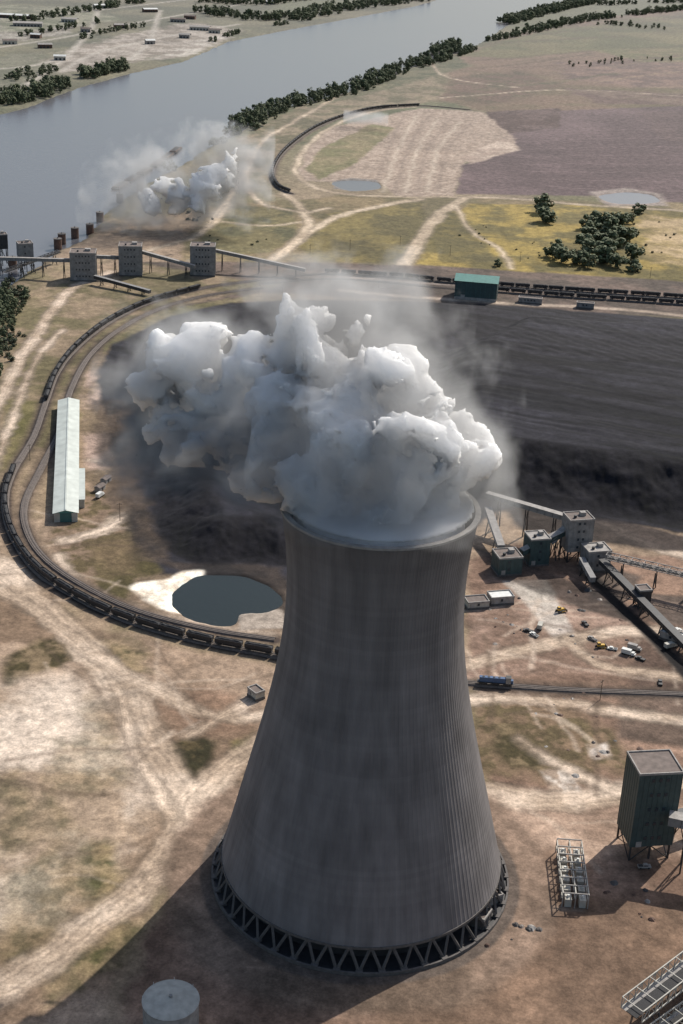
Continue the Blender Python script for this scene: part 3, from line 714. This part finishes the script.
for (u,v,s) in [(545,212,1.5),(540,222,1.2),(550,226,1.1),(538,206,.8),(583,228,1.2),(592,236,1.5),(605,232,1.5),(618,228,1.4),(628,222,1.2),(636,212,1.0),(600,246,1.5),(612,252,1.6),(622,246,1.5),(628,260,1.4),(616,266,1.4),(604,264,1.3),(592,256,1.5),(582,250,1.3),(575,262,1.1),(562,264,1.2),(553,258,1.2),(560,252,1.0),(630,240,1.2),(586,268,1.2),(634,270,.9),(598,226,1.2),(610,240,1.5),(586,243,1.3),(606,256,1.5),(500,268,.7)]:
    u+=random.uniform(-3,3); v+=random.uniform(-2,2); s*=random.uniform(.75,1.1)
    p=G(u,v); o=bpy.data.objects.new('oak_tree',random.choice(OM)); o.location=(p.x,p.y,-.5); o.rotation_euler=(0,0,random.uniform(0,6)); o.scale=(s*1.35,s*1.35,s*1.0); scene.collection.objects.link(o)
bl=[]
for (cu,cv,ru,rv,n,s) in [(12,300,16,30,30,1.4),(8,340,12,24,20,1.2),(240,240,40,10,8,.6),(480,235,30,20,8,.6),(560,250,60,16,12,.6),(660,240,20,24,8,.7),(190,215,26,20,16,1.)]:
    for _ in range(n):
        p=G(cu+random.gauss(0,.45)*ru,cv+random.gauss(0,.45)*rv); bl.append((p.x,p.y,-.3,s*random.uniform(.6,1.3)))
mass('scrub_bushes',bl,BM)

# ------------------------------------------------------------------ railway
def track(name,pts):
    P=smooth_path(pts,9); A=Asm(name)
    V=[];Fa=[]
    for i,p in enumerate(P):
        d=(P[min(i+1,len(P)-1)]-P[max(i-1,0)]).normalized(); n=Vector((-d.y,d.x,0))
        for o,z in ((-2.9,-.8),(-1.7,.75),(1.7,.75),(2.9,-.8)): q=p+n*o; V.append((q.x,q.y,z))
        if i: 
            k=i*4
            for j in range(3): Fa.append((k-4+j,k-4+j+1,k+j+1,k+j))
    A.poly('ballast','ballast',V,[f[::-1] for f in Fa])
    for o in (-.75,.75):
        V=[];Fa=[]
        for i,p in enumerate(P):
            d=(P[min(i+1,len(P)-1)]-P[max(i-1,0)]).normalized(); n=Vector((-d.y,d.x,0))
            for a_,z in ((-.08,.8),(-.08,1.0),(.08,1.0),(.08,.8)): q=p+n*(o+a_); V.append((q.x,q.y,z))
            if i:
                k=i*4
                for j in range(3): Fa.append((k-4+j,k-4+j+1,k+j+1,k+j))
        A.poly('rails','rail',V,[f[::-1] for f in Fa])
    A.done()
for t in (TRK_OUT,TRK_IN,TRK_MID,TRK_FAR): track('railway_track',t)
def hopper(seed):
    A=Asm('hopper'); rd=random.Random(seed)
    L=14.6;W=3.1
    A.box('frame','dark',(0,0,1.05),(L,2.2,.3))
    for sx in (-1,1):
        V=[(-L/2,sx*W/2,1.9),(L/2,sx*W/2,1.9),(L/2,sx*W/2,4.0),(-L/2,sx*W/2,4.0),(-L/2,sx*(W/2-.12),4.0),(L/2,sx*(W/2-.12),4.0),(L/2,sx*(W/2-.12),1.9),(-L/2,sx*(W/2-.12),1.9)]
        A.poly('side','car',V,[(0,1,2,3),(3,2,5,4),(4,5,6,7),(0,7,6,1),(0,3,4,7),(1,6,5,2)])
        for k in range(9): A.box('ribs','car',(-L/2+.6+k*(L-1.2)/8,sx*(W/2+.06),2.95),(.14,.12,2.1))
        A.box('endwall','car',(sx*(L/2-.06),0,2.95),(.12,W-.26,2.1))
    for c in (-4.2,0,4.2): 
        V=[(c-2.2,-1.4,1.95),(c+2.2,-1.4,1.95),(c+2.2,1.4,1.95),(c-2.2,1.4,1.95),(c-.7,-.9,1.0),(c+.7,-.9,1.0),(c+.7,.9,1.0),(c-.7,.9,1.0)]
        A.poly('hopper_bays','car',V,[(0,1,2,3),(7,6,5,4),(0,4,5,1),(1,5,6,2),(2,6,7,3),(3,7,4,0)])
    n=9;V=[];Fa=[]
    for i in range(n):
        for j in range(4):
            x=-L/2+.2+i*(L-.4)/(n-1); y=-W/2+.2+j*(W-.4)/3
            V.append((x,y,3.6+(.0 if j in(0,3) or i in (0,n-1) else .7+rd.uniform(-.15,.2))))
    for i in range(n-1):
        for j in range(3): Fa.append((i*4+j,(i+1)*4+j,(i+1)*4+j+1,i*4+j+1))
    A.poly('coal','coal',V,Fa)
    for bx in (-5.2,5.2):
        A.box('bogie','dark',(bx,0,.75),(2.6,2.2,.35))
        for wx_ in (-.9,.9):
            for s in (-1,1): A.cyl('wheels','rail',(bx+wx_,s*.75,.46),.46,.14,12,axis='y')
    return joined(A,'hopper_car')
HM=[hopper(i) for i in range(3)]
def train(pts,start=0,end=1e9):
    P=smooth_path(pts,2.0); e=bpy.data.objects.new('coal_train',None); scene.collection.objects.link(e)
    acc=0;nxt=start+8
    for i in range(1,len(P)):
        l=(P[i]-P[i-1]).length
        if acc+l>=nxt and nxt<end:
            d=(P[min(i+4,len(P)-1)]-P[max(0,i-4)])
            o=bpy.data.objects.new('hopper_car',random.choice(HM)); o.parent=e; o.location=(P[i].x,P[i].y,1.0); o.rotation_euler=(0,0,math.atan2(d.y,d.x)); scene.collection.objects.link(o); nxt+=15.9
        acc+=l
train(TRK_OUT[0:7]); train(TRK_OUT[8:14]); train(TRK_OUT[15:24]); train(TRK_FAR[1:]); train(TRK_MID[0:4]+[(500,292)])
def loco(loc,rot,body='blue'):
    A=Asm('diesel_locomotive',loc,rot)
    A.box('frame','dark',(0,0,1.3),(18,3,.4)); A.box('hood',body,(-1.5,0,2.75),(13,2,2.5)); A.box('cab','lgrey',(6.3,0,3.0),(2.4,3,3.0)); A.box('nose',body,(8.1,0,2.3),(1.2,1.8,1.6))
    A.box('cab_windows','glass',(7.51,0,3.9),(.04,2.2,.7)); A.box('cab_roof','dark',(6.3,0,4.6),(2.7,3.1,.16))
    for k in range(4): A.cyl('roof_fans','dark',(-6+k*2.6,0,4.1),.6,.2,12)
    A.box('fuel_tank','dark',(0,0,.8),(4,2.4,.7))
    for bx in (-6,6):
        A.box('bogies','dark',(bx,0,.75),(4.2,2.4,.5))
        for k in (-1.5,0,1.5):
            for s in (-1,1): A.cyl('wheels','rail',(bx+k,s*.75,.5),.5,.14,12,axis='y')
    A.done()
P=G(495,686); Q=G(520,688); loco((P.x,P.y,1.0),math.atan2(Q.y-P.y,Q.x-P.x))

# ------------------------------------------------------------------ buildings and plant
def facing(u,v,u2,v2): a_=G(u,v);b_=G(u2,v2); return math.atan2(b_.y-a_.y,b_.x-a_.x)
def plant_building(name,u,v,w,d,h,rot,wall='grey',roof='roofg',floors=3,pent=True,legs=0):
    p=G(u,v); A=Asm(name,(p.x,p.y,0),rot)
    z0=legs
    if legs:
        for i in (-1,0,1):
            for j in (-1,1):
                A.beam('legs','dark',(i*w*.46,j*d*.46,-1),(i*w*.46,j*d*.46,legs),.7)
        for j in (-1,1):
            A.beam('bracing','dark',(-w*.46,j*d*.46,0),(0,j*d*.46,legs),.35); A.beam('bracing','dark',(w*.46,j*d*.46,0),(0,j*d*.46,legs),.35)
        for i in (-1,1): A.beam('bracing','dark',(i*w*.46,-d*.46,0),(i*w*.46,d*.46,legs),.35)
    else: A.box('plinth','conc',(0,0,.2),(w+.6,d+.6,2))
    zb=z0 if legs else 1.2
    A.box('walls',wall,(0,0,(zb+h)/2),(w,d,h-zb))
    n=int(w/2.2)
    for k in range(n+1):
        x=-w/2+k*w/n
        for s in (-1,1): A.box('cladding_ribs',wall,(x,s*(d/2+.06),(zb+h)/2),(.18,.12,h-zb-.1))
    n=int(d/2.2)
    for k in range(n+1):
        y=-d/2+k*d/n
        for s in (-1,1): A.box('cladding_ribs',wall,(s*(w/2+.06),y,(zb+h)/2),(.12,.18,h-zb-.1))
    A.box('roof',roof,(0,0,h+.15),(w-.6,d-.6,.3))
    for s in (-1,1):
        A.box('parapet','lgrey',(0,s*(d/2),h+.35),(w+.5,.5,1.0)); A.box('parapet','lgrey',(s*(w/2),0,h+.352),(.5,d-.5,1.0))
    if pent: A.box('roof_unit','lgrey',(w*.18,d*.1,h+1.4),(w*.22,d*.25,2.2)); A.cyl('vent','dark',(-w*.2,-d*.15,h+1.1),.9,1.6,12)
    for f_ in range(floors):
        zz=zb+(f_+.6)*(h-zb)/floors
        for k in range(2,int(w/3)-1): A.box('windows','glass',(-w/2+k*3,-d/2-.1,zz),(1.3,.16,1.5))
    A.box('door','lgrey',(-w*.3,-d/2-.1,zb+1.3),(2.4,.2,2.6))
    return A.done()
def conveyor(a,b,za,zb,w=3.4,h=3.,wall='grey',roof='lgrey',step=22,truss=False,name='conveyor_gallery'):
    pa=Vector((a[0],a[1],za)) if isinstance(a,Vector) else G(*a); pb=Vector((b[0],b[1],zb)) if isinstance(b,Vector) else G(*b)
    pa.z=za;pb.z=zb; o=pa.copy(); o.z=0; A=Asm(name,o); a_=pa-o; b_=pb-o; L=(b_-a_).length; d=(b_-a_).normalized(); n=Vector((-d.y,d.x,0)).normalized(); up=Vector((0,0,1))
    if not truss:
        A.beam('gallery',wall,a_,b_,w,h); A.beam('roof',roof,a_+up*(h/2+.12),b_+up*(h/2+.12),w+.5,.22)
        k=int(L/5)
        for i in range(1,k):
            q=a_+d*(L*i/k)
            for s in (-1,1): A.beam('frames','dark',q+n*s*(w/2+.06)-up*h*.48,q+n*s*(w/2+.06)+up*h*.48,.14)
    else:
        A.beam('belt','coal',a_+up*.1,b_+up*.1,w*.5,.3); A.beam('walkway','lgrey',a_+n*w*.36,b_+n*w*.36,w*.22,.12)
        k=max(4,int(L/3.5))
        for s in (-1,1):
            for zz in (0,h*.8): A.beam('chords',roof,a_+n*s*w/2+up*zz,b_+n*s*w/2+up*zz,.4)
            for i in range(k):
                q=a_+d*(L*i/k); q2=a_+d*(L*(i+1)/k)
                A.beam('web',roof,q+n*s*w/2,q+n*s*w/2+up*h*.8,.28); A.beam('web',roof,q+n*s*w/2+(up*h*.8 if i%2 else up*0),q2+n*s*w/2+(up*0 if i%2 else up*h*.8),.25)
        for i in range(0,k,2):
            q=a_+d*(L*i/k)+up*h*.8; A.beam('top_ties',roof,q-n*w/2,q+n*w/2,.25)
    k=max(1,int(L/step))
    for i in range(k+1):
        q=a_+d*(L*(i+.5)/(k+1)); 
        if q.z<3: continue
        for s in (-1,1): A.beam('bents','dark',q+n*s*w*.4-up*h*.5,Vector((q.x,q.y,-1))+n*s*w*.75,.55)
        A.beam('bents','dark',q+n*w*.45-up*(h*.5+.6),Vector((q.x,q.y,0))-n*w*.7,.3); A.beam('bents','dark',q-n*w*.45-up*(h*.5+.6),Vector((q.x,q.y,0))+n*w*.7,.3)
    A.done()
plant_building('transfer_tower',84,279,24,18,27,.1,'grey','roofg',4)
plant_building('transfer_tower',131,274,22,18,29,.1,'grey','roofg',4)
plant_building('transfer_tower',203,274,24,18,29,.05,'grey','roofg',4)
plant_building('barge_unloader',26,270,14,12,27,.4,'grey','roofg',2,True,legs=14)
plant_building('barge_unloader',2,264,12,10,30,.4,'dark','roofg',2,True,legs=16)
conveyor((-30,272),(75,279),14,18); conveyor((95,277),(122,274),20,16); conveyor((142,272),(195,279),20,12); conveyor((213,270),(305,278),20,8)
conveyor((95,284),(150,296),7,4,wall='dark',roof='grey')
conveyor((5,285),(60,262),12,10,truss=True,roof='dark')
p=G(476,297); A=Asm('car_dumper_building',(p.x,p.y,0),facing(400,278,560,291))
w,d,h=40,26,18
A.box('walls','dteal',(0,0,h/2-.5),(w,d,h+1)); A.poly('roof','green',[(-w/2-1,-d/2-1,h),(w/2+1,-d/2-1,h),(w/2+1,0,h+4),(-w/2-1,0,h+4),(-w/2-1,d/2+1,h),(w/2+1,d/2+1,h)],[(0,1,2,3),(3,2,5,4)])
A.poly('gables','dteal',[(-w/2,-d/2,h),(-w/2,d/2,h),(-w/2,0,h+3.8),(w/2,-d/2,h),(w/2,d/2,h),(w/2,0,h+3.8)],[(0,2,1),(3,4,5)])
for s in (-1,1): A.box('track_openings','coal',(s*(w/2+.05),2,4),(.2,9,9))
for k in range(9): A.box('cladding_ribs','teal',(-w/2+2+k*4.5,-d/2-.1,h/2),(.25,.2,h-.4))
A.box('base_band','lgrey',(0,-d/2-.15,1.4),(w+.2,.3,2.6)); A.box('door','lgrey',(-12,-d/2-.4,2.5),(4,.2,5)); A.done()
plant_building('control_building',530,303,22,7,5,facing(400,278,560,291),'grey','roofg',1,False)
plant_building('control_building',585,308,16,6,5,facing(400,278,560,291),'grey','roofg',1,False)
a_=G(66,522); b_=G(69,408); d_=b_-a_; L=d_.length
A=Asm('long_shed',(a_+b_)/2,math.atan2(d_.y,d_.x)); w=14;h=6
A.box('walls','cream',(0,0,h/2-.5),(L,w,h+1))
A.poly('roof','shedroof',[(-L/2-.6,-w/2-.8,h),(L/2+.6,-w/2-.8,h),(L/2+.6,0,h+2.0),(-L/2-.6,0,h+2.0),(-L/2-.6,w/2+.8,h),(L/2+.6,w/2+.8,h)],[(0,1,2,3),(3,2,5,4)])
A.poly('gables','green',[(-L/2,-w/2,h),(-L/2,w/2,h),(-L/2,0,h+1.9),(L/2,-w/2,h),(L/2,w/2,h),(L/2,0,h+1.9)],[(0,2,1),(3,4,5)])
A.box('end_door','teal',(-L/2-.1,0,3),(.2,7,6)); A.box('ridge_cap','shedroof',(0,0,h+2.1),(L,1.0,.3))
for k in range(24):
    x=-L/2+5+k*(L-10)/23
    for s in (-1,1): A.box('wall_bays','grey',(x,s*(w/2+.06),3.0),(4.2,.12,2.8))
A.done()
p=G(79,492); A=Asm('shed_annex',(p.x,p.y,0),math.atan2(d_.y,d_.x)); A.box('walls','cream',(0,0,2.6),(50,7,6)); A.box('roof','shedroof',(0,0,5.75),(51,8,.3))
for k in range(8): A.box('windows','glass',(-21+k*6,-3.55,3),(2,.1,1.4))
A.done()
for (u,v) in [(100,490),(106,482)]:
    p=G(u,v); A=Asm('storage_hut',(p.x,p.y,0),1.2); A.box('walls','lgrey',(0,0,1.4),(7,4,3.2)); A.poly('roof','roofg',[(-4,-2.5,3.0),(4,-2.5,3.0),(4,0,4),(-4,0,4),(-4,2.5,3.0),(4,2.5,3.0)],[(0,1,2,3),(3,2,5,4)]); A.box('door','dark',(0,-2.05,1.2),(1.4,.1,2.2)); A.done()
rt_=.25
plant_building('crusher_house',506,571,14,13,11,rt_,'dteal','roofg',2,True)
plant_building('crusher_house',535,562,12,12,17,rt_,'dteal','lgrey',3,True)
plant_building('transfer_tower',574,558,15,12,27,rt_,'grey','roofg',4,True,legs=7)
plant_building('crusher_house',594,568,14,12,13,rt_,'grey','lgrey',2,True)
conveyor((484,524),(566,549),20,20,w=4,wall='grey',roof='lgrey'); conveyor((486,530),(500,560),14,8,w=4)
conveyor((520,566),(568,556),9,18,w=4,wall='dteal',roof='lgrey'); conveyor((548,560),(566,556),12,20,w=4)
conveyor((604,578),(705,602),13,13,w=4.5,h=3.5,truss=True,roof='lgrey'); conveyor((600,575),(760,725),9,2.5,w=4,h=2.6,wall='dark',roof='dark')
conveyor((580,572),(592,588),8,5,w=3,wall='grey',roof='grey')
plant_building('transfer_tower',641,606,7,7,11,rt_,'dark','roofg',2,False,legs=3)
plant_building('site_office',500,602,13,8,4.5,.25,'lgrey','white',1,False)
plant_building('site_office',476,606,12,8,4,.25,'cream','roofg',1,False)
plant_building('site_office',672,640,12,6,4,-.6,'lgrey','white',1,False)
plant_building('storage_building',256,697,7,5,4,-.9,'cream','roofg',1,False)
rr_=.16
plant_building('coal_sampling_tower',642,848,18,16,42,rr_,'dteal','roofg',5,False,legs=7)
p=G(642,848)
conveyor(Vector((p.x+6,p.y-10.5,0)),Vector((p.x+80,p.y-30,0)),23,21,w=5,h=4,wall='grey',roof='lgrey',step=16)
conveyor(Vector((p.x+9,p.y+4,0)),Vector((p.x+90,p.y+50,0)),12,6,w=4,h=3,wall='dark',roof='dark')
p=G(571,880); A=Asm('steel_rack',(p.x,p.y,0),1.52)
for i in range(8):
    for j in (-5,0,5):
        A.beam('posts','lgrey',(-17+i*4.9,j,-1),(-17+i*4.9,j,6.5),.4)
        if i<7: A.beam('rails','cream',(-17+i*4.9,j,6.5),(-17+(i+1)*4.9,j,6.5),.4); A.beam('rails','cream',(-17+i*4.9,j,3.5),(-17+(i+1)*4.9,j,3.5),.3)
    A.beam('cross_beams','lgrey',(-17+i*4.9,-5,6.9),(-17+i*4.9,5,6.9),.4)
for j in (-3,2.6): 
    for k in range(6): A.box('tanks','cream',(-15+k*5.8,j,1.8),(3.6,2.6,3.6)); A.cyl('bushings','white',(-15+k*5.8,j,4.1),.5,1.1,8)
A.done()
conveyor((628,1035),(740,955),9,13,w=9,h=6,truss=True,roof='cream'); conveyor((650,1045),(740,985),3,5,w=5,h=4,truss=True,roof='cream')
p=G(171,1022); A=Asm('storage_tank',(p.x,p.y,0)); A.cyl('shell','lgrey',(0,0,4.5),9.6,11,40); A.cyl('roof','cream',(0,0,10.6),9.9,1.3,40,1.0); A.cyl('vent','grey',(0,0,11.6),.6,.9,10)
for k in range(8): A.beam('handrail','white',(9.7*math.cos(k*.785),9.7*math.sin(k*.785),10),(9.7*math.cos(k*.785),9.7*math.sin(k*.785),11.1),.12)
A.done()
plant_building('pump_house',476,922,9,7,5,-.5,'conc','roofg',1,False)
plant_building('pump_house',492,902,6,5,4,.5,'grey','roofg',1,False)
for u,v in [(58,243),(62,238),(75,232),(100,216),(120,197),(13,262),(140,186),(90,228)]:
    p=G(u,v+4); A=Asm('mooring_cell',(p.x,p.y,0)); A.cyl('cell','rust',(0,0,2),4.2,13,18); A.cyl('cap','conc',(0,0,8.8),4.4,.7,18); A.cyl('bollard','dark',(0,0,9.7),.5,1.2,8); A.done()
P=smooth_path([(122,190),(145,176),(170,160),(186,148)],48)
for i in range(len(P)-1):
    q=(P[i]+P[i+1])/2; d=P[i+1]-P[i]; A=Asm('barge',(q.x-10,q.y+5,-2.2),math.atan2(d.y,d.x)); l=44
    V=[(-l/2+4,-5,-1),(l/2-4,-5,-1),(l/2-4,5,-1),(-l/2+4,5,-1),(-l/2,-5.3,2.5),(l/2,-5.3,2.5),(l/2,5.3,2.5),(-l/2,5.3,2.5)]
    A.poly('hull','dark',V,[(3,2,1,0),(0,1,5,4),(1,2,6,5),(2,3,7,6),(3,0,4,7),(4,5,6,7)])
    A.box('coaming','rust',(0,0,3.1),(l-6,9,1.2)); A.box('coal_cargo','coal',(0,0,3.9),(l-7,8,.9),taper=.8); A.done()
random.seed(9)
for (u,v,w,d) in [(28,26,70,30),(15,18,90,26),(178,22,40,16),(190,19,30,14),(120,28,30,14),(86,32,24,12),(60,60,24,12),(215,33,30,12),(150,12,40,18),(230,2,30,14),(100,8,36,14),(45,48,30,14),(150,44,22,10),(270,4,24,12),(200,30,50,20),(185,38,26,14),(70,22,40,20),(10,44,30,14),(36,38,24,12)]:
    p=G(u,v); A=Asm('warehouse',(p.x,p.y,0),random.uniform(-.2,.6)); h=8
    A.box('walls',random.choice(['cream','lgrey','rust']),(0,0,h/2),(w,d,h)); A.poly('roof',random.choice(['white','lgrey','roofg']),[(-w/2-1,-d/2-1,h),(w/2+1,-d/2-1,h),(w/2+1,0,h+3),(-w/2-1,0,h+3),(-w/2-1,d/2+1,h),(w/2+1,d/2+1,h)],[(0,1,2,3),(3,2,5,4)])
    for k in range(int(w/8)): A.box('doors','dark',(-w/2+5+k*8,-d/2-.1,2.4),(4,.2,4.2))
    A.done()
def truck(u,v,rot,body='white',cab='white',L=7.5,kind='box_truck'):
    p=G(u,v); A=Asm(kind,(p.x,p.y,.1),rot)
    A.box('chassis','dark',(0,0,.75),(L,1.1,.3)); A.box('cargo_body',body,(-L*.14,0,2.1),(L*.66,2.5,2.3)); A.box('cab',cab,(L*.34,0,1.55),(L*.2,2.3,1.6),taper=.92); A.box('hood',cab,(L*.47,0,1.2),(L*.1,2.1,.8)); A.box('windscreen','glass',(L*.445,0,1.95),(.06,1.9,.6))
    for x in (-L*.36,-L*.2,L*.38):
        for s in (-1,1): A.cyl('wheels','tyre',(x,s*1.05,.5),.5,.35,12,axis='y')
    A.done()
def pickup(u,v,rot,c='white',kind='pickup_truck'):
    p=G(u,v); A=Asm(kind,(p.x,p.y,.1),rot)
    A.box('body',c,(0,0,.85),(5.4,1.95,.7)); A.box('cab',c,(.5,0,1.5),(1.9,1.8,.7),taper=.85); A.box('windows','glass',(.5,0,1.52),(1.75,1.84,.4),taper=.9); A.box('bed','dark',(-1.6,0,1.22),(1.9,1.6,.06))
    for x in (-1.7,1.7):
        for s in (-1,1): A.cyl('wheels','tyre',(x,s*.92,.42),.42,.28,12,axis='y')
    A.done()
def dozer(u,v,rot):
    p=G(u,v); A=Asm('bulldozer',(p.x,p.y,.1),rot)
    for s in (-1,1): A.box('tracks','dark',(0,s*1.3,.6),(4.6,.6,1.2),taper=.85)
    A.box('engine','yellow',(1.1,0,1.5),(2.4,1.5,1.2)); A.box('cab','yellow',(-.9,0,2.3),(1.6,1.7,2.0),taper=.9); A.box('cab_windows','glass',(-.9,0,2.6),(1.66,1.74,.7)); A.box('blade','rail',(3.3,0,.9),(.25,4.2,1.5)); A.beam('push_arms','yellow',(0,1.7,.7),(3.2,1.7,.7),.2); A.beam('push_arms','yellow',(0,-1.7,.7),(3.2,-1.7,.7),.2); A.done()
random.seed(5)
for u,v,r,c in [(628,655,-.5,'white'),(634,650,-.5,'lgrey'),(676,634,.6,'white'),(670,648,.5,'cream'),(540,628,1.3,'cream'),(100,497,1.2,'white')]:
    truck(u,v,r,c,c)
for u,v,c in [(585,625,'dark'),(592,640,'lgrey'),(640,660,'dark'),(612,650,'white'),(534,636,'white'),(528,632,'dark'),(644,868,'lgrey'),(660,684,'dark')]:
    pickup(u,v,random.uniform(0,3.1),c)
dozer(600,648,.2); dozer(560,612,.5)
def pile(name,u,v,r,mat,h=1.5):
    p=G(u,v); A=Asm(name,(p.x,p.y,-.3)); n=14
    V=[(math.cos(k/n*6.283)*r*random.uniform(.8,1.2),math.sin(k/n*6.283)*r*random.uniform(.8,1.2),0) for k in range(n)]+[(math.cos(k/n*6.283)*r*.5*random.uniform(.7,1.3),math.sin(k/n*6.283)*r*.5*random.uniform(.7,1.3),h*random.uniform(.6,.9)) for k in range(n)]+[(0,0,h)]
    A.poly('heap',mat,V,[(k,(k+1)%n,n+(k+1)%n,n+k) for k in range(n)]+[(n+k,n+(k+1)%n,2*n) for k in range(n)]); A.done()
for k in range(70):
    u,v,su,sv=random.choice([(590,640,50,30),(500,620,30,20),(600,750,40,20),(520,920,30,30),(560,700,60,20),(640,900,30,30),(600,600,40,20)])
    pile('material_heap',u+random.gauss(0,.5)*su,v+random.gauss(0,.5)*sv,random.uniform(.6,2.2),random.choice(['lgrey','rust','conc','dark','rail','rust']),random.uniform(.5,1.3))
for k,(u,v) in enumerate([(310,255),(350,250),(400,246),(450,256),(520,262),(580,270),(650,278),(30,460),(600,700),(120,520)]):
    p=G(u,v); A=Asm('utility_pole',(p.x,p.y,0),random.uniform(0,1)); A.cyl('pole','bark',(0,0,5.5),.2,12,8,.14); A.box('crossarm','bark',(0,0,10.5),(3,.2,.2)); 
    for x in (-1.3,0,1.3): A.cyl('insulators','lgrey',(x,0,10.8),.12,.35,6)
    A.done()

# ------------------------------------------------------------------ light, sky, camera
AZ=math.radians(38.5); EL=math.radians(43)
s=Vector((math.cos(EL)*math.sin(AZ),math.cos(EL)*math.cos(AZ),math.sin(EL)))
ld=bpy.data.lights.new('sun','SUN'); ld.energy=5.0; ld.angle=math.radians(.5); ld.color=(1,.945,.86)
lo_=bpy.data.objects.new('sun',ld); lo_.rotation_euler=s.to_track_quat('Z','Y').to_euler(); scene.collection.objects.link(lo_)
w=bpy.data.worlds.new('World'); scene.world=w; w.use_nodes=True; nt=w.node_tree
sk=nt.nodes.new('ShaderNodeTexSky'); sk.sky_type='NISHITA'; sk.sun_disc=False; sk.sun_elevation=EL; sk.sun_rotation=AZ; sk.altitude=200; sk.air_density=1.2; sk.dust_density=2.5
nt.links.new(sk.outputs[0],nt.nodes['Background'].inputs[0]); nt.nodes['Background'].inputs[1].default_value=.12
cd=bpy.data.cameras.new('camera'); cam=bpy.data.objects.new('camera',cd); scene.collection.objects.link(cam); scene.camera=cam
cd.sensor_fit='VERTICAL'; cd.sensor_height=36; cd.lens=50; cd.clip_start=1; cd.clip_end=90000
cam.location=(0,0,H); cam.rotation_mode='QUATERNION'; cam.rotation_quaternion=R.to_quaternion()
scene.view_settings.view_transform='Standard'; scene.view_settings.look='None'; scene.view_settings.exposure=0
print('done',time.time()-T0)
